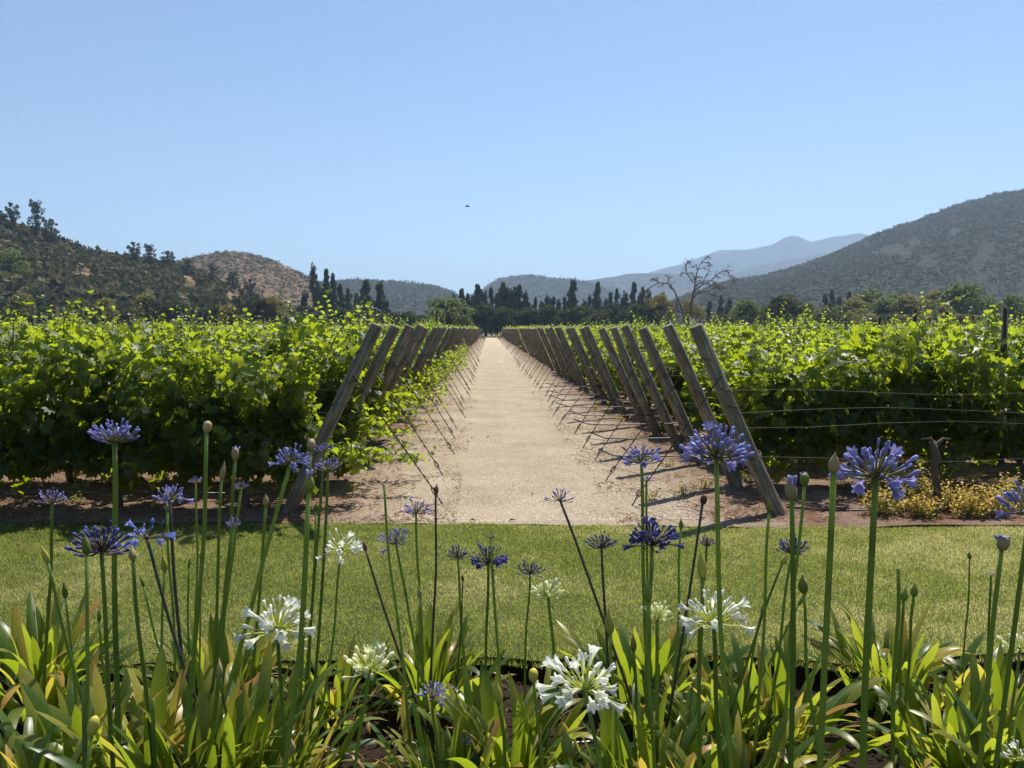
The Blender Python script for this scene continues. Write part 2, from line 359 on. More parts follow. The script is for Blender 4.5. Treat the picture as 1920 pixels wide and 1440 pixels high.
def hill_mat(name, dark, tan, s, cover, speck, bd):
    m, nt, b = mat_new(name); L = nt.links; c = coord(nt)
    a = N(nt, 'ShaderNodeTexNoise', Scale=s, Detail=9.0, Roughness=.68); L.new(c, a.inputs['Vector'])
    v = N(nt, 'ShaderNodeTexVoronoi', Scale=speck); L.new(c, v.inputs['Vector'])
    r = ramp(nt, [(cover-.05, tan), (cover+.05, dark)]); L.new(a.outputs['Fac'], r.inputs[0])
    rv = ramp(nt, [(.18, dark), (.42, (1, 1, 1))]); L.new(v.outputs['Distance'], rv.inputs[0])
    mx = N(nt, 'ShaderNodeMix', data_type='RGBA', blend_type='MULTIPLY'); mx.inputs[0].default_value = .55
    L.new(r.outputs[0], mx.inputs['A']); L.new(rv.outputs[0], mx.inputs['B']); L.new(mx.outputs['Result'], b.inputs['Base Color'])
    b.inputs['Roughness'].default_value = 1; b.inputs['Specular IOR Level'].default_value = .05
    bump(nt, a.outputs['Fac'], b, .8, bd); return m
tan = (.25, .16, .095)
HM_L = hill_mat('near_hillside', (.075, .062, .036), (.2, .13, .08), .08, .5, .45, 2.0)
HM_B = hill_mat('dry_hillside', (.15, .10, .06), (.34, .215, .13), .05, .36, .3, 2.0)
HM_R = hill_mat('scrub_hillside', (.045, .045, .034), (.09, .075, .06), .07, .37, .2, 4.0)
HM_F = hill_mat('far_hillside', (.05, .05, .045), (.12, .10, .075), .008, .38, .05, 12.0)
posL, _ = hill('near_hill', [(-500, 330), (-200, 360), (-40, 404), (0, 408), (60, 430), (120, 452), (200, 480), (270, 492), (340, 500), (400, 520), (450, 543), (500, 562), (560, 586), (620, 604), (700, 616)], 135, 240, HM_L, seed=2, rough=.10, fine=.15)
posB, _ = hill('dry_hill', [(180, 540), (260, 515), (340, 493), (380, 482), (420, 475), (450, 474), (490, 480), (530, 494), (570, 513), (610, 535), (640, 550), (690, 582), (740, 607), (760, 616)], 330, 520, HM_B, seed=5, rough=.09, fine=.08)
posC, _ = hill('rounded_hill', [(480, 590), (560, 545), (620, 530), (660, 527), (700, 528), (740, 530), (780, 533), (820, 540), (850, 550), (880, 567), (920, 590), (960, 612), (980, 616)], 600, 1000, HM_R, seed=8, rough=.12, fine=.06)
posE, _ = hill('valley_hill', [(780, 616), (830, 590), (870, 562), (895, 549), (930, 528), (960, 519), (990, 516), (1030, 520), (1080, 526), (1130, 540), (1180, 560), (1240, 580), (1300, 600), (1360, 616)], 1000, 1500, HM_R, seed=12, rough=.15, fine=.03)
hill('lower_range', [(900, 616), (1000, 560), (1060, 538), (1100, 528), (1150, 520), (1200, 514), (1250, 512), (1300, 518), (1360, 530), (1440, 560), (1560, 600), (1640, 616)], 1500, 2100, HM_F, seed=15, rough=.2, fine=.02)
hill('middle_range', [(1100, 616), (1200, 570), (1280, 530), (1330, 520), (1370, 514), (1420, 498), (1470, 488), (1520, 480), (1560, 472), (1640, 458), (1760, 440), (1900, 430), (2000, 500), (2100, 616)], 1900, 2600, HM_F, seed=19, rough=.2, fine=.02)
hill('far_mountain', [(1000, 616), (1100, 560), (1180, 525), (1240, 502), (1290, 492), (1320, 480), (1345, 469), (1380, 468), (1405, 468), (1430, 463), (1455, 456), (1470, 447), (1485, 442), (1500, 447), (1518, 454), (1535, 450), (1560, 444), (1590, 440), (1615, 437), (1650, 446), (1720, 440), (1850, 420), (1980, 460), (2100, 560)], 2800, 3500, HM_F, seed=23, rough=.25, fine=.02, nu=260)
posR, _ = hill('slope_hill', [(1150, 616), (1220, 590), (1290, 552), (1360, 526), (1420, 517), (1470, 508), (1520, 492), (1560, 477), (1600, 459), (1640, 440), (1700, 417), (1760, 397), (1820, 377), (1880, 362), (1920, 354), (2050, 318), (2300, 280), (2600, 300)], 330, 760, HM_R, seed=29, rough=.13, nu=260, nv=60, fine=.12)

# ---- scrub on the hills
def blob_template(n=26, seed=0, flat=.75):
    """small clump of leaf cards: many little tris on a lumpy dome"""
    rs = np.random.RandomState(seed)
    th_ = rs.uniform(0, 6.283, n); zz = rs.uniform(-.1, 1, n); rr = np.sqrt(1-np.clip(zz, 0, 1)**2)
    d = np.stack([np.cos(th_)*rr, np.sin(th_)*rr, zz*flat], -1)*rs.uniform(.6, 1.05, n)[:, None]*(1+.3*np.sin(th_*3+seed))[:, None]
    V = []; Fc = []
    for p in d:
        s = rs.uniform(.22, .42); a = rs.normal(size=3); a /= np.linalg.norm(a); nrm = p/np.linalg.norm(p)+a*.6
        t = np.cross(nrm, [0, 0, 1.0]); t /= np.linalg.norm(t)+1e-6; b = np.cross(nrm, t); b /= np.linalg.norm(b)+1e-6
        k = len(V); an = rs.uniform(0, 6.28)
        t, b = t*math.cos(an)+b*math.sin(an), b*math.cos(an)-t*math.sin(an)
        V += [p-t*s, p+b*s*.8, p+t*s, p-b*s*.7]; Fc.append([k, k+1, k+2, k+3])
    return np.array(V), np.array(Fc)
def scrub_mesh(name, P, size, mat, n=26, nt_=5, rbias=None):
    Vs = []; Fs = []; rs_ = []; off = 0
    var = RS.randint(0, nt_, len(P))
    for k in range(nt_):
        m_ = var == k
        if not m_.any(): continue
        TV, TF = blob_template(n, k)
        nn = m_.sum()
        V, Fc, ii = scatter(TV, TF, P[m_], U(0, 6.28, nn), U(-.1, .1, nn), U(-.1, .1, nn), np.stack([size[m_], size[m_], size[m_]*U(.7, 1.2, nn)], -1))
        Vs.append(V); Fs.append(Fc+off); off += len(V)
        rb = U(0, 1, nn) if rbias is None else np.clip(rbias[m_]+U(-.25, .25, nn), 0, 1)
        rs_.append(np.clip(rb[ii]+np.repeat(U(-.2, .2, nn*len(TF)), 4), 0, 1))
    return np_mesh(name, np.concatenate(Vs), np.concatenate(Fs), mat, False, np.concatenate(rs_))
def hill_points(pos, u0, u1, n, v0=0.02, v1=1.0, thr=None, seed=0):
    u = U(u0, u1, n); v = np.sqrt(U(v0**2, v1**2, n)) if v0 < .5 else U(v0, v1, n)
    if thr is not None:
        k = fbm(u/45.+seed, v*5+seed, 4) > thr; u = u[k]; v = v[k]
    return pos(u, v), v
P, v = hill_points(posB, 180, 740, 4600, thr=-.4, seed=3)
tag(link('hillside_scrub', scrub_mesh('dry_hill_scrub', P, U(.7, 1.9, len(P)), M['scrub'], 9)), 'sparse dark bushes dotting the dry rounded tan hill', 'scrub', kind='stuff')
P, v = hill_points(posC, 500, 960, 5200)
tag(link('hillside_scrub', scrub_mesh('rounded_hill_scrub', P, U(2, 4.5, len(P)), M['scrub'], 8)), 'dense dark scrub covering the low rounded hill left of the path end', 'scrub', kind='stuff')
P, v = hill_points(posR, 1200, 2100, 24000, thr=-.17, seed=7)
tag(link('hillside_scrub', scrub_mesh('slope_hill_scrub', P, U(.9, 2.9, len(P)), M['scrub'], 7)), 'grey green scrub covering the long steep hillside on the right', 'scrub', kind='stuff')
P, v = hill_points(posE, 800, 1300, 3500)
tag(link('hillside_scrub', scrub_mesh('valley_hill_scrub', P, U(3, 6, len(P)), M['scrub'], 7)), 'fine dark scrub on the bluish hill beyond the path end', 'scrub', kind='stuff')
# near left hill: 260 shrubs as things, the rest stuff
P, v = hill_points(posL, -80, 640, 2600, thr=-.035, seed=4)
P2, v2 = hill_points(posL, -80, 640, 700, v0=.0, v1=.35); P3, v3 = hill_points(posL, -80, 330, 420, v0=.86, v1=1.0); P4, v4 = hill_points(posL, -90, 140, 260, v0=.45, v1=.9); P = np.concatenate([P, P2, P3, P4])
ordr = np.argsort(P[:, 1]); P = P[ordr]; size = U(.9, 2.5, len(P))*(1+.4*(P[:, 1] < 170))
ni = 260
shrub_v = []
for k in range(8):
    TV, TF = blob_template(150, 40+k, .85); shrub_v.append(np_mesh('shrub', TV, TF, M['scrub_dry'], False, np.repeat(np.clip(.4+U(-.3, .3, len(TF))+.25*(k % 3-1), 0, 1), 4)))
vis = 0
for k in range(ni):
    p = P[k]
    o = link('shrub', shrub_v[k % 8], None, Vector(p)+Vector((0, 0, -.2)), (0, 0, U(0, 6.28)), (size[k]*U(.9, 1.3), size[k], size[k]*U(.8, 1.5)))
    tag(o, 'dark olive shrub among the scrub on the lower slope of the near left hill', 'shrub', 'shrubs on the lower slope of the near left hill')
tag(link('hillside_scrub', scrub_mesh('near_hill_scrub', P[ni:], size[ni:], M['scrub_dry'], 44)), 'thick olive brown scrub covering the near hill on the left', 'scrub', kind='stuff')

ordw = ['first', 'second', 'third', 'fourth', 'fifth', 'sixth', 'seventh', 'eighth', 'ninth', 'tenth', 'eleventh', 'twelfth', 'thirteenth', 'fourteenth', 'fifteenth', 'sixteenth']
# ================================================================== TREES
def branch_pts(p, d, L, n, wob, droop=0):
    pts = [Vector(p)]; d = Vector(d).normalized()
    for i in range(n):
        d = (d + Vector((U(-wob, wob), U(-wob, wob), U(-wob, wob)-droop))).normalized(); pts.append(pts[-1]+d*L/n)
    return pts
def leaf_cards(centers, rad, n, size, seedv=0, elong=1.0, outward=.7):
    """cards scattered on/in ellipsoid clumps; centers (k,3), rad (k,3)"""
    k = len(centers); idx = RS.randint(0, k, n)
    d = RS.normal(size=(n, 3)); d /= np.linalg.norm(d, axis=1)[:, None]
    r = U(.55, 1.08, n)**.7; P = centers[idx]+d*rad[idx]*r[:, None]
    # card template quad
    a = RS.normal(size=(n, 3)); nr = d*outward + a*.5; nr /= np.linalg.norm(nr, axis=1)[:, None]
    t = np.cross(nr, RS.normal(size=(n, 3))); t /= np.linalg.norm(t, axis=1)[:, None]; b = np.cross(nr, t)
    s = U(.6, 1.3, n)[:, None]*size
    V = np.stack([P-t*s*elong, P+b*s*.5, P+t*s*elong, P-b*s*.5], 1).reshape(-1, 3)
    Fc = np.arange(n*4).reshape(n, 4)
    cr = U(0, 1, k)
    return V, Fc, np.clip(np.repeat(cr[idx]*.5+.25+U(-.25, .25, n), 4), 0, 1)
def make_tree_meshes(kind, s):
    """unit tree: height 1, crown width about 1 -> scaled per tree"""
    global RS
    RS = np.random.RandomState(100+s)
    tb = MB(); cen = []; rad = []
    if kind == 'euc':
        tb.tube([(0, 0, 0), (.02*U(-1, 1), 0, .5), (.02*U(-1, 1), 0, .92)], [.022, .014, .004], 6)
        for i in range(58):
            z = U(.12, .99); w_ = .32*(1-z)**.7*(.5+.5*min(1, z*3))+.03; a = U(0, 6.28); r = U(.1, 1.1)*w_
            p = (math.cos(a)*r, math.sin(a)*r, z); cen.append(p); q = U(.035, .075); rad.append((q*1.2, q*1.2, U(.03, .075)))
            tb.tube([(0, 0, z-.12), (p[0]*.5, p[1]*.5, z-.05), p], [.008, .005, .002], 4)
        V, Fc, r = leaf_cards(np.array(cen), np.array(rad), 3600, .023, elong=1.4)
        mat = M['euc']
    elif kind in ('round', 'olive', 'light'):
        tb.tube([(0, 0, 0), (.02, 0, .18), (0, .01, .4)], [.05, .035, .02], 8)
        for i in range(30):
            a = U(0, 6.28); ph = U(-.15, 1.45); rr = U(.55, .88)
            p = (math.cos(a)*math.cos(ph)*.42*rr, math.sin(a)*math.cos(ph)*.42*rr, .45+.45*rr*math.sin(ph)+(-.05 if ph < .1 else 0)); cen.append(p); q = U(.09, .17); rad.append((q, q, q*.85))
            tb.tube([(0, .0, .25), (p[0]*.5, p[1]*.5, .25+(p[2]-.25)*.6), p], [.018, .01, .003], 5)
        for i in range(8):
            a = i*.785; p = (math.cos(a)*.36, math.sin(a)*.36, U(.16, .3)); cen.append(p); rad.append((.12, .12, .13))
        cen.append((0, 0, .5)); rad.append((.3, .3, .33))
        V, Fc, r = leaf_cards(np.array(cen), np.array(rad), 4600, .033, elong=1.0)
        mat = {'round': M['dark_tree'], 'olive': M['olive_tree'], 'light': M['mid_tree']}[kind]
    else:  # wispy hill tree
        tb.tube([(0, 0, 0), (.03, 0, .3), (0, .02, .75)], [.03, .02, .006], 6)
        for i in range(46):
            a = U(0, 6.28); z = U(.22, 1.0); r = U(.05, .42)*(1.1-1.2*abs(z-.55)); p = (math.cos(a)*r, math.sin(a)*r, z); cen.append(p); q = U(.04, .1); rad.append((q*1.2, q*1.2, q*.7))
            tb.tube([(0, 0, z*.5), (p[0]*.6, p[1]*.6, z*.8), p], [.012, .007, .002], 4)
        V, Fc, r = leaf_cards(np.array(cen), np.array(rad), 3200, .024, elong=1.2)
        mat = M['euc']
    return tb.build('trunk', M['bark']), np_mesh('crown', V, Fc, mat, False, r)
TM = {k: [make_tree_meshes(k, s+10*i) for s in range(3)] for i, k in enumerate(['euc', 'round', 'olive', 'light', 'wispy'])}
RS = np.random.RandomState(5)
tc_ = 0
def tree(px, ytop, wpx, Y, kind, label, group=None, zb=0, name=None, depth=1.0):
    global tc_
    tm, cm = TM[kind][tc_ % 3]; tc_ += 1
    H = ((616-ytop)*Y/F+EYE-zb)*(1.1 if zb == 0 else 1.05); W = wpx*Y/F
    if kind == 'euc': W *= 1.75
    elif kind != 'wispy': W *= 1.3
    nm = name or {'euc': 'eucalyptus_tree', 'round': 'dark_tree', 'olive': 'olive_green_tree', 'light': 'leafy_tree', 'wispy': 'hill_tree'}[kind]
    t = thing(nm, (xat(px, Y), Y, zb), label, 'bush' if 'bush' in nm else 'tree', group, U(0, 6.28))
    t.scale = (W, W*depth, H)
    link('trunk', tm, t); link('crown', cm, t); return t
# far band behind the vineyard
tree(836, 558, 90, 132, 'light', 'broad round dark green tree left of the path end, before the eucalyptus row')
E1 = 'row of eucalyptus beyond the path end'
for i, (x, y, wd) in enumerate([(850, 560, 18), (866, 552, 20), (877, 560, 18), (886, 562, 16), (896, 545, 22), (903, 553, 18), (909, 556, 18), (921, 550, 17), (932, 560, 14), (938, 552, 18), (945, 542, 24), (952, 550, 20), (958, 552, 20), (966, 549, 22), (972, 546, 26), (986, 556, 20)]):
    tree(x, y, wd+6, 185+U(-8, 8), 'euc', f'{ordw[i]} tall eucalyptus from the left in the dense row at the path end', E1)
for i, (x, y, wd) in enumerate([(1003, 566, 14), (1014, 572, 13), (1026, 562, 15), (1038, 565, 14), (1048, 574, 12)]):
    tree(x, y, wd+4, 190, 'euc', f'{ordw[i]} slender spindly eucalyptus right of the path end', 'slender eucalyptus right of the path end')
for i in range(16): tree(1000+i*15+U(-3, 3), 562+U(0, 14), 20, 205+U(-5, 5), 'euc', f'{ordw[i]} hazy background eucalyptus from the left, right of the path end', 'hazy back row of the tree belt right of the path end')
tree(1075, 538, 34, 180, 'euc', 'tallest bushy eucalyptus with a leaning top right of the path end')
tree(1120, 541, 30, 182, 'euc', 'second tall bushy eucalyptus, beside the slender ones right of the path')
for i, (x, y, wd) in enumerate([(1097, 570, 16), (1143, 558, 18), (1157, 552, 18), (1172, 556, 18), (1188, 541, 22), (1203, 549, 18), (1216, 554, 18), (1330, 572, 20), (1352, 562, 16), (1366, 565, 16), (1545, 560, 20), (1558, 553, 20), (1572, 562, 18), (1590, 556, 18), (1606, 565, 16)]):
    tree(x, y, wd+4, 195, 'euc', f'dark eucalyptus in the right tree belt, {ordw[i]} of its kind from the left', 'eucalyptus in the right tree belt')
B = 'low bushes along the far edge of the vineyard'
for i, x in enumerate(list(range(1058, 1230, 22))+list(range(885, 1050, 28))):
    tree(x+U(-4, 4), 574+U(-6, 9), 46, 165+U(-6, 6), 'round', 'low dark bush at the foot of the far tree belt', B, name='bush')
tree(1237, 553, 54, 150, 'olive', 'rounded olive brown tree just left of the bare dead tree')
tree(1208, 572, 36, 150, 'round', 'small dark tree left of the olive tree by the dead tree')
tree(1402, 562, 62, 150, 'light', 'light green rounded tree right of the dead tree')
tree(1352, 588, 40, 145, 'round', 'small low round tree between the dead tree and the light green tree')
tree(1470, 551, 78, 140, 'round', 'very dark dense rounded tree in the middle of the right tree belt', depth=.8)
tree(1512, 568, 44, 150, 'light', 'mid green tree directly right of the very dark round tree')
tree(1545, 576, 40, 152, 'olive', 'low olive coloured tree between the dark round tree and the wide pale trees')
tree(1632, 547, 84, 175, 'light', 'wide pale green tree in the right tree belt')
tree(1680, 549, 60, 178, 'light', 'pale green tree behind the yellow brown willow like tree')
tree(1700, 554, 66, 150, 'olive', 'yellow brown drooping tree in the right tree belt')
tree(1612, 580, 60, 150, 'olive', 'low brownish tree below the wide pale green tree')
tree(1752, 544, 58, 165, 'olive', 'greyish olive tree between the yellow brown tree and the tall green one')
tree(1808, 530, 86, 150, 'light', 'tallest green tree at the right, domed crown')
tree(1760, 570, 50, 145, 'olive', 'low olive tree in front of the tall domed green tree')
tree(1896, 552, 62, 150, 'light', 'grey green tree near the right edge of the tree belt', depth=.8)
tree(1850, 588, 60, 150, 'round', 'low bushes clump between the domed tree and the right edge', name='bush')
tree(1935, 590, 50, 145, 'round', 'low dark bush at the right edge of the tree belt', name='bush')
for x, y, wd, kk in [(1575, 572, 50, 'light'), (1600, 560, 60, 'olive'), (1655, 560, 66, 'light'), (1728, 560, 60, 'olive'), (1775, 552, 56, 'light'), (1838, 556, 60, 'light'), (1872, 572, 56, 'olive'), (1920, 566, 60, 'light'), (1435, 576, 50, 'light'), (1380, 580, 44, 'olive')]:
    tree(x, y, wd, 158, kk, f'rounded tree filling the right tree belt, {ordw[[1380, 1435, 1575, 1600, 1655, 1728, 1775, 1838, 1872, 1920].index(x)]} of the filling ones from the left', 'rounded trees filling the right tree belt')
for x in range(1560, 1900, 34): tree(x, 588+U(-4, 4), 44, 138, 'olive' if x % 3 else 'round', 'low bush along the far right edge of the vines', 'low bushes at the far right vineyard edge', name='bush')
for x in range(1360, 1560, 36): tree(x, 590+U(-4, 3), 42, 138, 'round', 'low bush in front of the dark round tree at the vineyard edge', 'low bushes before the dark round tree', name='bush')
# left of the path
L1 = 'dark trees below the dry hill'
for i, (x, y, wd) in enumerate([(590, 512, 22), (612, 521, 24), (627, 528, 22), (600, 548, 34), (640, 545, 24), (655, 552, 22), (572, 556, 26), (668, 560, 20)]):
    tree(x, y, wd+4, 185+i, 'euc', f'{ordw[i]} dark thin eucalyptus of the group in front of the dry tan hill', L1)
tree(688, 538, 44, 165, 'euc', 'tall dark conical tree left of the pair in front of the rounded hill')
tree(714, 541, 36, 167, 'euc', 'tall dark conical tree right of the pair in front of the rounded hill')
for x in range(500, 800, 24): tree(x, 580+U(-4, 8)+(6 if x > 720 else 0), 44, 150+U(-6, 6), 'round', 'low dark bush along the vineyard edge below the dry hill', 'low bushes below the dry hill', name='bush')
for x in range(-10, 520, 26):
    tree(x, 564+U(-14, 14), 60, 139+U(-6, 6), ['round', 'olive', 'wispy'][(x//26) % 3], (f'{ordw[(x+10)//26]} bushy tree from the picture edge at the foot of the near left hill' if x < 400 else 'bushy tree at the right foot of the near left hill'), 'bushy trees at the foot of the near left hill', name='bush')
def hill_z(x, Y):   # ground height of the near hill
    u = 917+x/Y*F; v = (Y-135)/105
    return float(posL(np.array([u]), np.array([v]))[0, 2])
def htree(px, ytop, ybase, wpx, Y, lab, kind='wispy'):
    x = xat(px, Y); zb = hill_z(x, Y)-.3; tree(px, ytop, wpx, Y, kind, lab, zb=zb)
htree(33, 392, 430, 36, 226, 'slim tree on the skyline of the near left hill, left of the tall airy one')
htree(76, 389, 440, 40, 224, 'tall airy tree on the skyline of the near left hill')
htree(103, 419, 450, 40, 222, 'bushy tree leaning against the tall airy tree on the left hill')
htree(256, 461, 490, 34, 228, 'left tree of the three on the hill saddle')
htree(284, 465, 490, 34, 228, 'middle tree of the three on the hill saddle')
htree(319, 474, 500, 36, 228, 'right tree of the three on the hill saddle')
htree(8, 405, 440, 40, 224, 'dark tree at the very left end of the hill skyline')
htree(20, 470, 560, 64, 175, 'large dark tree on the lower left hillside by the picture edge', 'light')
for (x, y, wd) in [(150, 462, 26), (185, 474, 22), (355, 490, 22), (440, 512, 26), (470, 528, 26), (400, 500, 24)]:
    htree(x, y, 500, wd+8, 225, 'small bushy tree on the falling ridge of the near left hill'); bpy.context.scene.collection.objects[-3]['group'] = 'small trees along the ridge of the near left hill'

# dead tree
def dead_tree():
    Y = 128.; bx = xat(1286, Y)
    t = thing('dead_tree', (bx, Y, 0), 'bare dead tree with crooked drooping branches above the tree belt', 'tree')
    k = Y/F; P_ = lambda x, y, dy=0: Vector(((x-1286)*k, dy, (616-y)*k+EYE))
    tb = MB(); tb.tube([(0, 0, 0), P_(1284, 600), P_(1292, 578), P_(1297, 560)], [.42, .36, .3, .24], 8)
    link('trunk', tb.build('trunk', M['dead_wood']), t)
    tw = MB()
    def grow(p, d, L, r, lev):
        pts = branch_pts(p, d, L, 5, .28, .04+.05*lev)
        tw.tube(pts, [r*(1-.14*i) for i in range(6)], 4 if lev > 1 else 5, False)
        if lev >= 3: return
        for i in range(random.choice([4, 5])):
            q = pts[random.randint(2, 5)]; dd = (pts[-1]-pts[0]).normalized()+Vector((random.uniform(-1, 1), random.uniform(-.8, .8), random.uniform(-.6, .7)))
            grow(q, dd, L*random.uniform(.5, .78), r*.6, lev+1)
    limbs = [([(1284, 598), (1276, 572), (1266, 545), (1255, 531), (1240, 529), (1226, 536), (1218, 543)], .17, 0.5),
             ([(1297, 560), (1300, 540), (1299, 525), (1302, 508), (1306, 496)], .16, -.5),
             ([(1297, 562), (1312, 546), (1330, 545), (1346, 538), (1360, 540)], .15, 1.),
             ([(1299, 548), (1312, 535), (1326, 527), (1336, 515), (1350, 520)], .12, -1.),
             ([(1299, 530), (1290, 515), (1288, 500)], .1, .8),
             ([(1286, 590), (1270, 585), (1262, 570), (1240, 575)], .12, -.8)]
    for pts, r, dy in limbs:
        pp = [P_(x, y, dy*i) for i, (x, y) in enumerate(pts)]; b = MB()
        b.tube(pp, [r*(1-.8*i/len(pp)) for i in range(len(pp))], 6); link('branch', b.build('branch', M['dead_wood']), t)
        for i in range(1, len(pp)):
            for q in range(2):
                grow(pp[i], (pp[i]-pp[i-1]).normalized()+Vector((random.uniform(-1, 1), random.uniform(-.8, .8), random.uniform(-.4, .9))), random.uniform(.9, 1.6), .085, 1)
    link('twigs', tw.build('twigs', M['dead_wood']), t)['kind'] = 'stuff'
    cen = [P_(1300+random.uniform(-14, 18), 585+random.uniform(-22, 10), random.uniform(-1, 1)) for _ in range(12)]
    V, Fc, r = leaf_cards(np.array(cen), np.array([(.9, .9, .9)]*12), 2200, .13)
    link('ivy_foliage', np_mesh('ivy_foliage', V, Fc, M['olive_tree'], False, r), t)
dead_tree()

# ================================================================== VINEYARD
YL = [7.0, 8.45, 9.95, 11.4, 12.8, 14.2]
while YL[-1] < 121: YL.append(YL[-1]+1.42)
YR = [6.87, 8.1, 9.4, 10.5, 11.9, 13.2]
while YR[-1] < 121: YR.append(YR[-1]+1.38)
# posts
def post_mesh(seed, L=1.96):
    rs = np.random.RandomState(seed); k = 18; n = 16; V = []; bend = rs.uniform(-.012, .012, 2)
    for i in range(n):
        t = i/(n-1); r = .068-.010*t
        for j in range(k):
            a = 2*math.pi*j/k; rr = r*(1+.035*math.sin(a*2+seed)+.02*math.sin(a*5+t*4+seed*2))+rs.normal()*.0008
            V.append((math.cos(a)*rr+bend[0]*math.sin(t*3), math.sin(a)*rr+bend[1]*math.sin(t*3.), -.12+t*(L+.12)))
    for j in range(k):
        a = 2*math.pi*j/k; x, y, z = V[(n-1)*k+j]; V.append((x*.93, y*.93, z+.006))
    V.append((0, 0, L+.010)); n += 1
    Q = [[i*k+j, i*k+(j+1) % k, (i+1)*k+(j+1) % k, (i+1)*k+j] for i in range(n-1) for j in range(k)]
    T = [[n*k, (n-1)*k+j, (n-1)*k+(j+1) % k] for j in range(k)]
    b = MB(); b.add(V, Q, T); return b.build('post_pole', M['wood'], False)
PM = [post_mesh(s) for s in range(6)]
def ring_mesh():
    b = MB()
    for dz, tl in ((0, .012), (.012, -.01)):
        pts = [(math.cos(a)*.074, math.sin(a)*.074, dz+tl*math.sin(a)) for a in np.linspace(0, 2*math.pi, 17)]
        b.tube(pts, .0032, 5, False)
    return b.build('wire_tie', M['wire'])
RM = ring_mesh()
def anchor_mesh():
    b = MB(); b.tube([(0, 0, -.05), (0, 0, .10)], .007, 6)
    pts = [(math.cos(a)*.018, 0, .15+math.sin(a)*.05) for a in np.linspace(0, 2*math.pi, 14)]
    b.tube(pts, .0055, 6, False); return b.build('anchor', M['wire'])
AM = anchor_mesh()
def make_post(side, i, Y, Xt, Xb, Xa, dz, label, group):
    t = thing('end_post', (Xb, Y, 0), label, 'post', group)
    tilt = math.atan2(Xt-Xb, EYE)
    yy = U(-.035, .035); L = math.hypot(Xt-Xb, EYE+dz)
    pl = link('pole', PM[RS.randint(0, 6)], t, (0, 0, 0), (yy, tilt, 0), (U(.86, 1.12),)*2+(L/1.965,))
    pl.rotation_euler = Euler((yy, tilt, 0))
    d = Vector((math.sin(tilt), 0, math.cos(tilt)))
    sizes = [.3, .58, .68, .86] if Y < 30 else []
    for s in sizes:
        s += U(-.03, .03); link('wire_tie', RM, t, d*(L*s), (U(-.1, .1), tilt, U(0, 6)), 1.0-.0*s)
    a0 = d*(L*.74)+Vector((0, -.07, 0)); a1 = Vector((Xa-Xb, .35, .03))
    b = MB(); n = 26 if Y < 20 else 2; pts = []
    dr = (a1-a0).normalized(); sv = dr.cross(Vector((0, 1, 0))).normalized(); tv = dr.cross(sv)
    for q in (0, 1) if Y < 20 else (0,):
        pts = []
        for m_ in range(n+1):
            f = m_/n; ph = f*60+q*math.pi; am = .0045 if Y < 20 else 0
            pts.append(a0+(a1-a0)*f*(.93)+(sv*math.cos(ph)+tv*math.sin(ph))*am)
        b.tube(pts, .0045 if Y < 20 else .007, 5, False)
    link('guy_wire', b.build('guy_wire', M['wire']), t)
    if Y < 40: link('anchor', AM, t, a1+Vector((0, 0, -.02)), Euler((0, math.atan2(a0.x-a1.x, a0.z-a1.z), 0)))
for side, YS in (('left', YL), ('right', YR)):
    for i, Y in enumerate(YS):
        far = i >= 16
        j = U(-.05, .05)*(1 if i > 3 else .2)
        if side == 'left': Xt, Xb, Xa = -1.02+j, -1.86+j+U(-.04, .04), -.5+U(-.07, .07)
        else: Xt, Xb, Xa = 1.87+j, 2.63+j+U(-.04, .04), 1.30+U(-.08, .08)
        dz = .03+U(-.03, .035)-(.12*min(1, Y/120))
        if far and U(0, 1) < .05: continue
        lab = f'{ordw[i]} leaning wooden end post from the lawn, {side} of the path' if not far else f'leaning end post in the closely packed far stretch, {side} of the path'
        make_post(side, i, Y, Xt, Xb, Xa, dz, lab, f'leaning end posts {side} of the path')

# leaves
GL = [(0, -.12, 0), (-.34, -.42, .10), (-.62, -.12, .14), (-.98, .12, .05), (-.66, .42, .12), (-.62, .85, -.05), (-.24, .72, .08), (0, 1.25, -.22), (.24, .72, .08), (.62, .85, -.05), (.66, .42, .12), (.98, .12, .05), (.62, -.12, .14), (.34, -.42, .10), (0, .35, .0)]
GF = [[14, i, i+1] for i in range(0, 13)]+[[14, 13, 0]]
GL = np.array(GL)
GL2 = [(0, -.3, 0), (-.9, .1, .15), (-.5, .85, 0), (0, 1.1, -.2), (.5, .85, 0), (.9, .1, .15)]; GF2 = [[0, 5, 3], [5, 4, 3], [0, 3, 1], [1, 3, 2]]
GLM = []
for s in range(4):
    v = GL.copy(); rs = np.random.RandomState(s); v[:, 2] += rs.uniform(-.12, .12, len(v)); v[:, 2] += (-.15+.12*s)*v[:, 1]**2; v[:, 2] += .16*np.abs(v[:, 0])
    GLM.append(np_mesh('leaf', v, GF, M['vine_obj'], True))
def shoot_leaves(P0, top, n, r0, lean):
    ts = np.linspace(.1, 1, n); L = []
    return ts
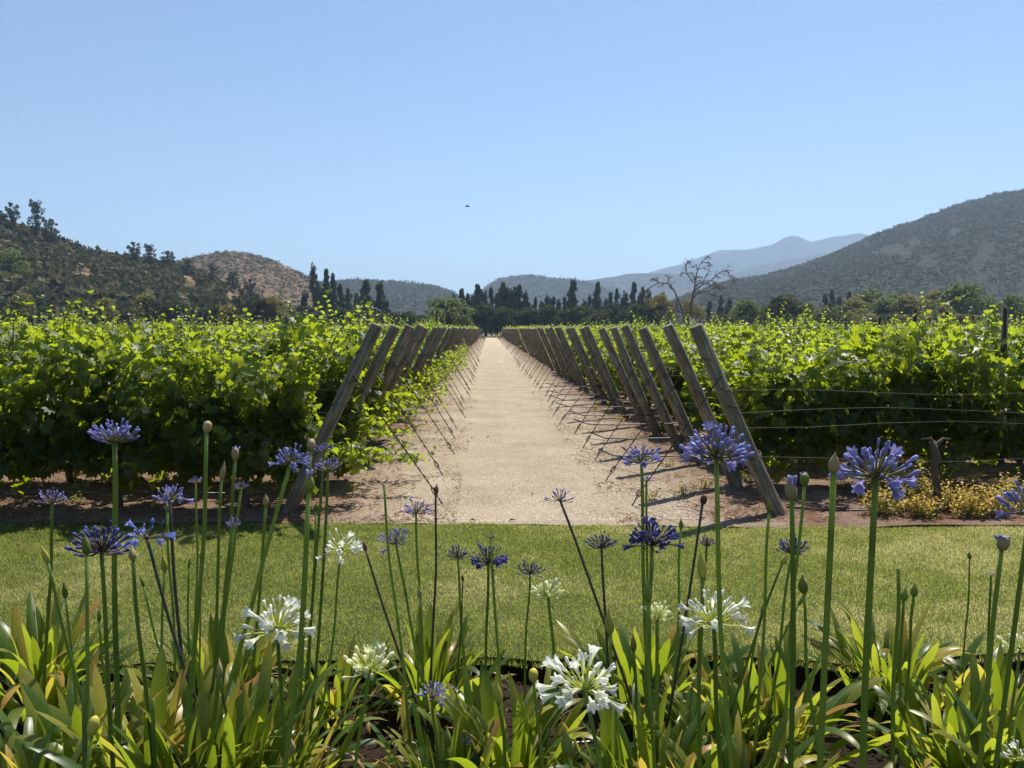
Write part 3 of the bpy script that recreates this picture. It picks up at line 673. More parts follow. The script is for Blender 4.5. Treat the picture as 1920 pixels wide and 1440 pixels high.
def vine_variant(s, n=950, xw=.64, lod=0, wild=2.0, zlo=.2):
    rs = np.random.RandomState(500+s)
    # lumpy body
    x = rs.uniform(-xw, xw, n); z = zlo+(1.47-zlo)*rs.beta(1.35, 1.1, n)
    ph = rs.uniform(0, 6.28, 4)
    bulge = .29+.11*np.sin(x*6+ph[0])+.10*np.sin(z*8+ph[1]+x*3)
    bulge = bulge*(.55+.62*z/1.5)
    sgn = rs.choice([-1, 1], n); y = sgn*bulge*rs.beta(3, 1.2, n)
    z = z+.08*np.sin(x*7+ph[2])
    # openings low down
    lump = np.sin(x*4.1+ph[1])*.10+np.sin(x*9+ph[0])*.06; z = np.where(z > 1.0, z+lump*(z-1.0)*2.2, z)
    y = y*(1+.35*np.sin(x*5+z*6+ph[2])*np.sin(z*5-x*4+ph[3]))
    keep = ~((z < .45) & (np.sin(x*6+ph[3]) > .5)); x, y, z = x[keep], y[keep], z[keep]; sgn = sgn[keep]; n1 = len(x)
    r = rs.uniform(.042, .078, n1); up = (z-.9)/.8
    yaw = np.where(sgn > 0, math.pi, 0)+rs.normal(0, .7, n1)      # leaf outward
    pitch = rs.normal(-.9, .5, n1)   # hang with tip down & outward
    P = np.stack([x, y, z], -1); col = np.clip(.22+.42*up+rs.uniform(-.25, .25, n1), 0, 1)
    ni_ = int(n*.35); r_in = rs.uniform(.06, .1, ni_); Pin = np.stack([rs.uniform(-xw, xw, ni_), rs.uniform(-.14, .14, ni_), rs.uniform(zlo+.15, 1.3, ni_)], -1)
    P = np.concatenate([P, Pin]); yaw = np.concatenate([yaw, rs.uniform(0, 6.28, ni_)]); pitch = np.concatenate([pitch, rs.normal(-.3, .5, ni_)]); r = np.concatenate([r, r_in]); col = np.concatenate([col, rs.uniform(0, .2, ni_)])  # inner leaf layer added to deepen the row's shade, coloured darkest for that
    # shoots
    cb = MB(); Ps = []; ys = []; pi_ = []; rr_ = []; cc = []
    ns = int(9*wild)
    for k in range(ns):
        p = Vector((rs.uniform(-xw, xw), rs.uniform(-.2, .2), 1.4)); H = rs.choice([.2, .3, .36, .45, .62], p=[.22, .28, .25, .18, .07])
        d = Vector((rs.uniform(-.35, .35), rs.uniform(-.3, .3), 1)); pts = [p.copy()]
        m_ = max(4, int(H/.05))
        for i in range(m_):
            d = (d+Vector((rs.uniform(-.14, .14), rs.uniform(-.14, .14), 0))).normalized(); p = p+d*(H/m_); pts.append(p.copy())
            f = i/m_; Ps.append(tuple(p+Vector((rs.uniform(-.04, .04), rs.uniform(-.04, .04), 0)))); ys.append(rs.uniform(0, 6.28)); pi_.append(rs.normal(-.5, .4)); rr_.append(.058*(1-.62*f)*rs.uniform(.8, 1.15)); cc.append(.65+.35*f)
        cb.tube(pts, [.0035*(1-.7*i/len(pts)) for i in range(len(pts))], 4, False)
    P = np.concatenate([P, np.array(Ps)]); yaw = np.concatenate([yaw, ys]); pitch = np.concatenate([pitch, pi_]); r = np.concatenate([r, rr_]); col = np.concatenate([col, cc])
    n2 = len(P)
    TV, TF = (GL, GF) if lod == 0 else (GL2, GF2)
    yaw = yaw+math.pi    # template tip is +y ; pitch negative tips it down
    V, Fc, ii = scatter(TV, TF, P, yaw, pitch, rs.normal(0, .35, n2), r)
    if lod: 
        pass
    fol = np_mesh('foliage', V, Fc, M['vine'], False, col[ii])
    # trunk and cordon
    tb = MB(); pts = [(0, 0, -.05)]; 
    for i in range(6): pts.append((rs.uniform(-.03, .03), rs.uniform(-.03, .03), .12+i*.14))
    tb.tube(pts, [.04, .034, .03, .028, .03, .028, .02], 7)
    for sg in (-1, 1): tb.tube([(0, 0, .78), (sg*.25, 0, .86), (sg*.65, rs.uniform(-.03, .03), .88)], [.022, .017, .01], 6)
    return fol, cb.build('shoots', M['cane']), tb.build('trunk', M['vine_trunk'])
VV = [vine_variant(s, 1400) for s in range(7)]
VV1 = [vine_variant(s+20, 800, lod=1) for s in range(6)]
spots = []
for side, YS in (('left', YL), ('right', YR)):
    for i, Y in enumerate(YS):
        if Y > 45: break
        s = -1 if side == 'left' else 1
        x = -2.25+U(-.08, .08) if side == 'left' else 3.45+U(-.1, .15)
        if side == 'left' and i > 0: x = -2.05+U(-.15, .1)
        if side == 'right' and i > 0: x = 3.35+U(-.1, .1)
        lim = (.632 if s < 0 else .70)*Y+1.3; k = 0
        if side == 'right' and i == 0: continue
        while abs(x) < lim: spots.append((Y, x, side, i, k)); x += s*1.22; k += 1
spots.sort()
LAST = spots[299][0]
for q, (Y, x, side, i, k) in enumerate(spots[:300]):
    vs = VV if Y < 13 else VV1; fol, sh, tr = vs[RS.randint(0, len(vs))]
    if i == 0 or (i == 1 and side == 'right'):
        lab = f'{ordw[k]} bushy grape vine from the path in the front row, {side} side'; grp = f'grape vines in the front row on the {side}'
    elif i < 16 and k < 16: lab = f'{ordw[k]} grape vine from the path in the {ordw[i]} row, {side} side'; grp = f'grape vines in the {ordw[i]} row on the {side}'
    else: lab = f'grape vine in the middle rows of the vineyard, {side} of the path'; grp = f'grape vines in the middle rows on the {side}'
    t = thing('grape_vine', (x, Y+U(-.03, .03)+(.25+U(-.12, .12) if i == 0 else 0), 0), lab, 'vine', grp, random.choice([0, math.pi]))
    t.scale = (U(.95, 1.08), U(.9, 1.1), U(.86, 1.09)*(1.0 if side == 'left' or i > 1 else 1.03))
    f = link('foliage', fol, t); f['kind'] = 'stuff'; link('trunk', tr, t); link('shoots', sh, t)['kind'] = 'stuff'
    if i == 0 or (i == 1 and side == 'right'):     # single leaves on the side that faces the lawn
        for m_ in range(55):
            zz = .6+.95*random.random()**.7; xx = random.uniform(-.65, .65); fl = 1 if abs(t.rotation_euler.z) < 1 else -1
            yy = -(.29+.10*math.sin(zz*6+xx*4+x)+random.uniform(-.04, .06))*(.5+.62*zz/1.5)
            o = link('leaf', GLM[m_ % 4], t, (xx*fl, yy*fl, zz), (random.gauss(-.9, .4), random.gauss(0, .35), (0 if fl > 0 else math.pi)+math.pi+random.gauss(0, .8)), random.uniform(.05, .088))
# far vines: one mesh, cheap leaves
def far_vines():
    P = []; S = []; Cc = []
    for side, YS in (('left', YL), ('right', YR)):
        s = -1 if side == 'left' else 1
        for Y in YS:
            x0 = 1.45 if s < 0 else 2.15
            lim = (.632 if s < 0 else .70)*Y+1.5
            if Y > LAST-.1:
                L = lim-x0; den = 46 if Y < 50 else (26 if Y < 80 else 16); n = int(L*den); sz = .06 if Y < 50 else (.085 if Y < 80 else .12)
                x = U(x0, lim, n); y = Y+RS.normal(0, .16, n); hh = 1.62+.16*fbm(x*.9, y*0+Y, 3)*2+.002*max(0, Y-30)
                z = hh-np.abs(RS.normal(0, .16, n))+.34*(U(0, 1, n) < .10)*U(0, 1, n)
                P.append(np.stack([s*x, y, z], -1)); S.append(np.full(n, sz)*U(.7, 1.2, n)); Cc.append(np.clip(.45+U(-.4, .5, n), 0, 1))
            # row end facing the path
            if Y > 15:
                n = 130 if Y < 60 else 60; x = x0-.1+RS.gamma(2, .35, n)+.3*fbm(np.full(n, Y*.6), np.zeros(n), 2); z = U(.15, 1.7, n); x = x+(1.0-z/1.7)*.35; sz = .06 if Y < 50 else .085
                keep = (U(0, 1, n) < (.7 if s < 0 else .35)) | (x > x0+.6)
                P.append(np.stack([s*x, Y+RS.normal(0, .18, n), z], -1)[keep]); S.append((np.full(n, sz)*U(.7, 1.2, n))[keep]); Cc.append(U(.1, .8, n)[keep])
    P = np.concatenate(P); S = np.concatenate(S); Cc = np.concatenate(Cc); n = len(P)
    V, Fc, ii = scatter(GL2, GF2, P, U(0, 6.28, n), RS.normal(-.4, .6, n), RS.normal(0, .5, n), S)
    return np_mesh('far_vines', V, Fc, M['vine_far'], False, Cc[ii])
tag(link('vine_rows', far_vines()), 'distant rows of grape vines merging into a green carpet across the valley', 'vines', kind='stuff')
# left edge: foliage spilling round the posts, low trailing shoots
def spill(label, pts, n, rad, size=(.04, .07), group=None, up=0.0):
    pts = [Vector(p) for p in pts]; c = MB(); c.tube(pts, [.006*(1-.6*i/len(pts)) for i in range(len(pts))], 5, False)
    t = thing('trailing_vine_shoot', pts[0], label, 'vine shoot', group)
    me = c.build('cane', M['cane']); o = link('cane', me, t, -pts[0])
    nn = n; f = U(0, 1, nn)*(len(pts)-1.001); i0 = f.astype(int); A = np.array([tuple(p) for p in pts])
    P = A[i0]+(A[i0+1]-A[i0])*(f-i0)[:, None]; taper = (1-.6*f/len(pts))
    P = P+RS.normal(0, 1, (nn, 3))*rad*taper[:, None]*np.array([1, .8, .7]); P[:, 2] = np.maximum(P[:, 2], .04)
    V, Fc, ii = scatter(GL, GF, P, U(0, 6.28, nn), RS.normal(-.6, .5, nn), RS.normal(0, .4, nn), U(*size, nn)*taper)
    f_ = link('foliage', np_mesh('foliage', V, Fc, M['vine'], False, np.clip(U(.3, 1, nn), 0, 1)[ii]), t, -pts[0]); f_['kind'] = 'stuff'
spill('low vine shoot creeping out over the path below the first left post', [(-2.1, 8.0, .75), (-1.7, 7.95, .5), (-1.3, 7.9, .42), (-.95, 7.85, .42), (-.66, 7.8, .36)], 150, .09)
spill('leafy mass hanging around the lower half of the first left post', [(-2.05, 7.15, 1.0), (-1.75, 7.25, .75), (-1.45, 7.35, .55), (-1.2, 7.45, .42)], 230, .15, (.05, .08))
spill('leafy shoot lapping against the second left post', [(-1.9, 8.3, 1.1), (-1.55, 8.3, .85), (-1.25, 8.3, .62)], 170, .15, (.05, .08))
spill('thick leafy shoot bushing low beneath the second left post', [(-2.1, 8.5, .6), (-1.75, 8.3, .4), (-1.45, 8.2, .3)], 190, .14)
for k, Y in enumerate(YL[1:26]):
    spill((f'leafy vine end spilling out behind the {ordw[k+1]} left post' if k < 15 else 'leafy vine end spilling out among the far left posts'), [(-2.0, Y+.3, 1.1), (-1.6, Y+.25, .8), (-1.25+U(-.2, .15), Y+.2, .6+U(-.1, .35)), (-1.0+U(-.25, .2), Y+.15, .4)], 170 if k < 13 else 90, .19+.004*k, (.045, .075), group='vine ends spilling between the left posts')
spill('tall vine shoot reaching above the first left post', [(-1.55, 7.15, 1.3), (-1.42, 7.15, 1.6), (-1.25, 7.12, 1.85), (-1.12, 7.1, 1.92), (-.98, 7.1, 1.86)], 24, .04, (.025, .05))
spill('foliage climbing up behind the first left post', [(-2.0, 7.15, 1.0), (-1.75, 7.2, 1.35), (-1.5, 7.2, 1.6)], 240, .16)
spill('tall vine shoot sticking up at the far left above the front row', [(-3.75, 6.95, 1.5), (-3.72, 6.9, 1.75), (-3.64, 6.88, 1.92), (-3.5, 6.9, 2.02)], 26, .05, (.03, .055))
spill('tall arching vine shoot at the left edge of the front row', [(-4.2, 6.95, 1.5), (-4.15, 6.9, 1.75), (-4.05, 6.88, 1.93), (-3.9, 6.9, 1.96)], 22, .05, (.03, .055))
spill('long arching vine shoot with pale tips above the right front row', [(4.3, 8.1, 1.5), (4.5, 8.05, 1.75), (4.75, 8.0, 1.95), (5.05, 8.0, 2.08)], 26, .04, (.025, .05))
spill('upright vine shoot above the right front row near the stake', [(3.5, 8.1, 1.4), (3.45, 8.05, 1.6), (3.3, 8.05, 1.78), (3.25, 8.0, 1.98)], 26, .05, (.03, .055))

# intermediate stakes
def stake_mesh():
    b = MB(); b.tube([(0, 0, -.1), (.01, 0, 1.), (0, 0, 1.95)], [.04, .038, .036], 9); return b.build('stake', M['dark_wood'])
M['dark_wood'] = plain('dark_stake_wood', (.045, .038, .032), .9, .4, 9, .01)
SM = stake_mesh(); stq = []
for side, YS in (('left', YL), ('right', YR)):
    s = -1 if side == 'left' else 1
    for i, Y in enumerate(YS):
        if Y > 75: break
        x = (5.2+(i*1.7) % 3.1) if s < 0 else (6.2+(i*1.3) % 2.4)
        if i == 0: x = 99
        k = 0
        while x < .7*Y+1: stq.append((Y, s*x, side, i, k)); x += 5.6; k += 1
stq.sort()
for Y, x, side, i, k in stq[:190]:
    o = link('trellis_stake', SM, None, (x, Y, 0), (U(-.03, .03), U(-.03, .03), U(0, 6)), (1, 1, U(.97, 1.06)))
    tag(o, f'{ordw[k]} dark trellis stake from the path in the {ordw[i]} row, {side} side' if i < 16 else f'dark upright trellis stake far back in the vines, {side} of the path', 'stake', f'upright trellis stakes {side} of the path')
# wires and drip hoses along the first rows
def wires(side, i, Y):
    s = -1 if side == 'left' else 1; lim = s*(.75*Y+4); x0 = -1.86 if s < 0 else 2.63; top = -1.02 if s < 0 else 1.87
    t = thing('trellis_wires', (x0, Y, 0), f'thin trellis wires strung along the {ordw[i]} row, {side} of the path', 'wire', f'trellis wires {side} of the path')
    for h in ((.5, .82, .95, 1.12) if i == 0 else (.8, 1.1)):
        xs = x0+(top-x0)*h/1.7; b = MB(); n = 10
        b.tube([(xs-x0+(lim-xs)*q/n, .085*(1 if h != .98 else -1)+.0*q, h-.03*math.sin(q*1.3+h*9)) for q in range(n+1)], .0011, 4, False)
        link('wire', b.build('wire', M['galv']), t)
def hose(side, i, Y):
    s = -1 if side == 'left' else 1; lim = s*(.75*Y+4); x0 = -1.86 if s < 0 else 2.63
    out = (1.15 if s > 0 else -1.05)+U(-.06, .12)*s
    h = .4+U(-.05, .03); b = MB(); n = 14
    pts = [(out-.0, Y-.09, h+.05)]+[(out+(lim-out)*(q/n)**1.5+.0, Y-.1+.02*math.sin(q), h-.05*math.sin(q*.9)*(.5)-.004*q) for q in range(1, n+1)]
    b.tube(pts, .0085, 7); o = link('drip_hose', b.build('drip_hose', M['hose']))
    tag(o, f'black drip irrigation hose along the {ordw[i]} row, {side} of the path', 'hose', f'drip hoses {side} of the path')
for i in range(9):
    wires('left', i, YL[i]); wires('right', i, YR[i])
    if i: hose('right', i, YR[i]-.0)
    if i: hose('left', i, YL[i])
def bare_vine(px, H, lab):
    Y = 6.95; t = thing('bare_vine_trunk', (xat(px, Y), Y, 0), lab, 'vine trunk')
    b = MB(); b.tube([(0, 0, -.05), (.03, 0, .2), (-.01, .02, .4), (.0, 0, H*.8), (-.04, 0, H)], [.045, .036, .03, .036, .03], 9)
    link('trunk', b.build('trunk', M['vine_trunk']), t)
    for s_ in (-1, 1):
        b = MB(); b.tube([(-.02, 0, H*.93), (s_*.06, 0, H+.03), (s_*.14, .02, H+.02)], [.022, .014, .006], 6); link('arm', b.build('arm', M['vine_trunk']), t)
bare_vine(1765, .66, 'bare gnarled vine trunk standing among the yellow weeds on the right')
bare_vine(2050, .62, 'bare gnarled vine trunk at the right edge behind the cut off blue flower')
b = MB(); b.tube([(2.75, 6.98, .05), (3.2, 6.9, .035), (3.9, 6.86, .04), (4.7, 6.86, .03), (6, 6.85, .04)], .011, 8)
tag(link('drip_hose', b.build('drip_hose', M['hose'])), 'black hose lying on the soil right of the first right post', 'hose')
b = MB(); b.tube([(-7, 7.6, .1), (-5, 7.55, .09), (-3.5, 7.6, .1), (-2, 7.5, .09)], .009, 8)
tag(link('drip_hose', b.build('drip_hose', M['hose'])), 'black hose low under the front row vines on the left', 'hose')

# litter, pebbles, twigs
def litter():
    n = 26000; X = np.concatenate([U(-5.5, -.3, n), U(1.1, 5.8, n)]); Y = 6.6+U(0, 1, 2*n)**1.5*14; n = 2*n
    k = fbm(X*1.3, Y*1.1, 4)+U(-.12, .12, n) > (.03-.10*(np.abs(X-.4) > 1.9)); X, Y = X[k], Y[k]; n = len(X)
    ok = Y > lawn_far(X)+.02; X, Y = X[ok], Y[ok]; n = len(X)
    P = np.stack([X, Y, rowz(X, Y)+.014], -1)
    V, Fc, ii = scatter([(-.5, -.2, 0), (.5, -.2, .0), (.4, .25, .35), (-.4, .2, .2)], [[0, 1, 2, 3]], P, U(0, 6.28, n), U(-.3, .3, n), U(-.3, .3, n), np.stack([U(.014, .065, n), U(.005, .026, n), U(.006, .02, n)], -1))
    return np_mesh('leaf_litter', V, Fc, M['litter'], False, U(0, 1, n)[ii])
tag(link('leaf_litter', litter()), 'reddish brown dry leaves and twigs littering the soil by the posts', 'litter', kind='stuff')
def pebbles(n, x0, x1, y0, y1, s0, s1, name, mat, label, zf):
    X = U(x0, x1, n); Y = y0+(y1-y0)*U(0, 1, n)**1.6
    TV = [(1, 0, 0), (0, 1, 0), (-1, 0, 0), (0, -1, 0), (0, 0, .8), (.5, .5, .55)]; TF = [[0, 5, 4], [1, 4, 5], [0, 1, 5], [1, 2, 4], [2, 3, 4], [3, 0, 4]]
    sc = U(s0, s1, n)**1.0; P = np.stack([X, Y, zf(X, Y)-.001], -1)
    V, Fc, ii = scatter(TV, TF, P, U(0, 6.28, n), U(-.2, .2, n), U(-.2, .2, n), np.stack([sc, sc*U(.6, 1, n), sc*U(.5, .9, n)], -1))
    tag(link(name, np_mesh(name, V, Fc, mat, False)), label, name.replace('_', ' '), kind='stuff')
pebbles(26000, -.9, 1.9, 6.7, 26, .003, .011, 'gravel', M['grit'], 'fine pale grit strewn over the sandy path', lambda X, Y: rowz(X, Y)+.006)
pebbles(9000, -3.2, 3.4, 2.2, 3.95, .006, .028, 'soil_clods', M['bed_soil'], 'dark crumbly clods of soil between the flower clumps', lambda X, Y: bedz(X, Y))
for k in range(70):
    s = -1 if k % 2 else 1; x = .42+s*U(1.2, 3.6); y = U(6.75, 10); b = MB(); a = U(0, 3.14); L = U(.1, .35)
    if y < lawn_far(x)+.1: continue
    b.tube([(-L/2*math.cos(a), -L/2*math.sin(a), 0), (U(-.02, .02), U(-.02, .02), .015), (L/2*math.cos(a), L/2*math.sin(a), 0)], .003, 4)
    tag(link('twig', b.build('twig', M['litter']), None, (x, y, float(rowz(x, y))+.018)), 'thin dry twig lying on the soil by the end posts', 'twig', 'dry twigs on the soil by the posts')
for k, (px, py) in enumerate([(886, 983), (960, 986), (1000, 935), (884, 825), (915, 822)]):
    Y = EYE*F/(py-616); b = MB(); b.tube([(-.03, 0, 0), (0, .01, .008), (.035, 0, 0)], [.004, .009, .003], 5)
    tag(link('twig', b.build('twig', M['bark']), None, (xat(px, Y), Y, float(rowz(np.array(xat(px, Y)), np.array(Y)))+.02), (0, 0, U(0, 3))), 'small dark chip of bark lying alone on the bare sandy path', 'twig', 'dark chips on the sandy path')

# yellow weeds, right front
M['weed_y'] = leaf_mat('weed_yellow_leaf', [(0, (.1, .14, .03)), (.4, (.3, .27, .04)), (.8, (.5, .33, .05)), (1, (.45, .2, .05))], (.5, .38, .05), .35, .5)
def weed(x, y, w_, h, n, bias, label, group):
    if n > 250: w_ *= 1.3; h *= 1.35; n = int(n*1.7)
    t = thing('weed_plant', (x, y, 0), label, 'weed', group)
    b = MB(); tips = []
    for k in range(max(6, n//14)):
        a = U(0, 6.28); r = w_*math.sqrt(U(0, 1)); hh = h*U(.6, 1)*(1-.5*(r/w_)**2); tp = (math.cos(a)*r, math.sin(a)*r*.7, hh); tips.append(tp)
        b.tube([(tp[0]*.3, tp[1]*.3, 0), (tp[0]*.7, tp[1]*.7, hh*.55), tp], [.004, .003, .002], 4, False)
    link('stems', b.build('stems', M['cane']), t)
    tips = np.array(tips); i = RS.randint(0, len(tips), n); f = U(0.25, 1, n); P = tips[i]*f[:, None]**.7+RS.normal(0, .018, (n, 3)); P[:, 2] = np.maximum(.02, P[:, 2])
    V, Fc, ii = scatter([(0, 0, 0), (-.5, .6, .1), (0, 1.1, -.05), (.5, .6, .1)], [[0, 3, 2, 1]], P, U(0, 6.28, n), RS.normal(.1, .5, n), RS.normal(0, .4, n), U(.014, .028, n))
    link('foliage', np_mesh('foliage', V, Fc, M['weed_y'], False, np.clip(f*.75+bias+U(-.2, .2, n), 0, 1)[ii]), t)['kind'] = 'stuff'
for qi, (px, py, w_, h, n, b_) in enumerate([(1672, 985, .2, .26, 500, .05), (1720, 965, .25, .33, 700, .0), (1690, 940, .25, .3, 500, 0.05), (1800, 975, .2, .26, 480, .1), (1835, 990, .16, .22, 380, .15), (1872, 985, .2, .26, 420, .05), (1745, 990, .18, .2, 380, .15), (1640, 950, .14, .22, 260, .1), (1905, 970, .2, .3, 420, -.1), (1780, 940, .3, .4, 600, -.25)]):
    Y = EYE*F/(py-616)+.06; weed(xat(px, Y), max(Y, 6.66), w_, h, n, b_, ['leftmost front yellow tipped weed in the bed of weeds on the right', 'yellow tipped weed left of the bare trunk, behind the front ones', 'yellow weed under the largest blue flower', 'yellow orange weed just right of the bare vine trunk', 'low yellow weed between the bare trunk and the right edge, by the lawn', 'yellow weed below the cut off blue flower', 'yellow weed right at the foot of the bare vine trunk', 'small yellow weed at the far left of the weed bed', 'weed at the right picture edge by the lawn', 'tall greener weed behind the bare vine trunk'][qi], 'yellow tipped weeds under the right front row')
Y = 9.3; weed(xat(1475, Y), Y, .1, .24, 200, -.05, 'lone small yellow green weed on the soil behind the first right post', None)
for (px, py, k) in [(700, 800, 0), (742, 770, 1), (770, 750, 1), (655, 925, 0), (1255, 880, 0), (1165, 790, 1), (1120, 770, 1), (1100, 745, 1), (1225, 945, 0), (295, 905, 0), (300, 870, 0), (520, 930, 0), (120, 945, 0), (1590, 925, 0), (1320, 925, 0), (1290, 935, 0), (1405, 910, 0)]:
    Y = EYE*F/(py-616); weed(xat(px, Y), Y, .12, .14, 90, -.3 if k == 0 else 0, 'small green weed sprouting from the dry soil beside the posts or vines', 'small green weeds on the soil')

# ================================================================== AGAPANTHUS
def strap_mat(name, c0, c1, tip, tf=.42, trans=(.3, .42, .05)):
    m, nt, b = mat_new(name); L = nt.links
    oi = N(nt, 'ShaderNodeObjectInfo'); r = ramp(nt, [(0, c0), (1, c1)]); L.new(oi.outputs['Random'], r.inputs[0])
    a = N(nt, 'ShaderNodeAttribute', attribute_name='rnd')
    rt = ramp(nt, [(.62, (0, 0, 0)), (.98, (1, 1, 1))]); 
    ad = N(nt, 'ShaderNodeMath', operation='MULTIPLY_ADD'); L.new(oi.outputs['Random'], ad.inputs[0]); ad.inputs[1].default_value = .7; L.new(a.outputs['Fac'], ad.inputs[2])
    sb = N(nt, 'ShaderNodeMath', operation='SUBTRACT'); L.new(ad.outputs[0], sb.inputs[0]); sb.inputs[1].default_value = .45
    L.new(sb.outputs[0], rt.inputs[0])
    nz = N(nt, 'ShaderNodeTexNoise', Scale=14.0, Detail=4.0); L.new(coord(nt, (6, 1, 1)), nz.inputs['Vector'])
    mx = N(nt, 'ShaderNodeMix', data_type='RGBA'); L.new(rt.outputs[0], mx.inputs[0]); L.new(r.outputs[0], mx.inputs['A']); mx.inputs['B'].default_value = (*tip, 1)
    m2 = N(nt, 'ShaderNodeMix', data_type='RGBA', blend_type='MULTIPLY'); m2.inputs[0].default_value = .45; L.new(mx.outputs['Result'], m2.inputs['A']); L.new(nz.outputs['Fac'], m2.inputs['B'])
    L.new(m2.outputs['Result'], b.inputs['Base Color']); b.inputs['Roughness'].default_value = .36; b.inputs['Specular IOR Level'].default_value = .4
    t = N(nt, 'ShaderNodeBsdfTranslucent'); m3 = N(nt, 'ShaderNodeMix', data_type='RGBA'); m3.inputs[0].default_value = .5; L.new(mx.outputs['Result'], m3.inputs['A']); m3.inputs['B'].default_value = (*trans, 1)
    vm = N(nt, 'ShaderNodeVectorMath', operation='SCALE'); vm.inputs['Scale'].default_value = 1.7; L.new(m3.outputs['Result'], vm.inputs[0])
    L.new(vm.outputs[0], t.inputs[0]); ms = N(nt, 'ShaderNodeMixShader'); ms.inputs[0].default_value = tf
    L.new(b.outputs[0], ms.inputs[1]); L.new(t.outputs[0], ms.inputs[2]); L.new(ms.outputs[0], nt.nodes['Material Output'].inputs[0])
    return m
M['strap'] = strap_mat('agapanthus_leaf', (.024, .07, .012), (.1, .165, .026), (.26, .24, .04), trans=(.4, .47, .01))
M['strap_y'] = strap_mat('agapanthus_leaf_yellow', (.3, .29, .045), (.48, .38, .05), (.4, .2, .05), trans=(.5, .45, .04))
M['strap_d'] = strap_mat('agapanthus_leaf_dry', (.35, .26, .15), (.5, .4, .26), (.3, .15, .07), .2, (.4, .3, .15))
def strap_mesh(curv, seed, mat, wid=.062):
    wid *= 1.38
    """leaf of length 1 growing along +z then arching to +x ; width along y"""
    rs = np.random.RandomState(seed); n = 12; V = []; p = np.array([0., 0, 0]); ang = 0.; tw = rs.uniform(-.5, .5); side = rs.uniform(-.06, .06); rn = []
    for i in range(n+1):
        t = i/n; wv = wid*(.62+.38*min(1, t*3))*max(0., 1-((t-.42)/.58)**3.0 if t > .42 else 1)**.62
        if i == n: wv = .002
        d = np.array([math.sin(ang), 0, math.cos(ang)]); nn = np.array([math.cos(ang), 0, -math.sin(ang)])
        yv = np.array([0, 1., 0])*math.cos(tw*t)+nn*math.sin(tw*t); fold = .26*(1-t*.6)
        off = np.array([0, side*math.sin(t*3), 0])
        for s_ in (-1, -.5, 0, .5, 1): V.append(p+off+yv*s_*wv/2-nn*fold*wv/2*(abs(s_)**1.3)*-1); rn.append(t)
        p = p+d/n; ang += (curv*(.35+1.3*t))/n*1.2+rs.uniform(-.02, .02)
    Q = [[i*5+j, i*5+j+1, (i+1)*5+j+1, (i+1)*5+j] for i in range(n) for j in range(4)]
    b = MB(); b.add(V, Q, r=np.array(rn)); return b.build('leaf', mat)
ST = [strap_mesh(c, i, M['strap'], w_) for i, (c, w_) in enumerate([(.15, .07), (.35, .062), (.6, .06), (.9, .056), (1.3, .055), (1.8, .05), (.25, .085), (.75, .07), (2.2, .05)])]
STY = [strap_mesh(c, i+20, M['strap_y'], .058) for i, c in enumerate([.3, .9, 1.6, 2.2])]
STD = [strap_mesh(c, i+30, M['strap_d'], .04) for i, c in enumerate([1.4, 2.4, 2.9])]
def clump(px, Y, n, Lf, label, spread=.12, yellow=.1, green=None):
    zb = float(bedz(np.array(xat(px, Y)), np.array(Y)))
    t = thing('agapanthus_plant', (xat(px, Y), Y, zb), label, 'plant', 'agapanthus clumps in the flower bed')
    n = int(n*1.35)
    for i in range(n):
        q = random.random(); f = i/n
        if q < yellow*1.3: me = random.choice(STY)
        elif q < yellow+.07 and f > .3: me = random.choice(STD)
        else: me = ST[min(8, max(0, int(random.gauss(1.6+5.6*f, 1.6))))]
        az = random.uniform(0, 6.283); ln = .05+.75*f*random.uniform(.5, 1.1)
        r = spread*math.sqrt(random.random())*(.4+.6*f)*1.6
        loc = (math.cos(az)*r, math.sin(az)*r, -.02)
        m4 = Matrix.Rotation(az+random.gauss(0, .3), 4, 'Z') @ Matrix.Rotation(ln, 4, 'Y') @ Matrix.Rotation(random.uniform(-.5, .5), 4, 'Z')
        L = Lf*random.uniform(.6, 1.05)*(1 if me not in STD else .8)
        link('leaf', me, t, loc, m4.to_euler(), (L, L*random.uniform(.85, 1.2)*(.55/Lf)**.4, L))
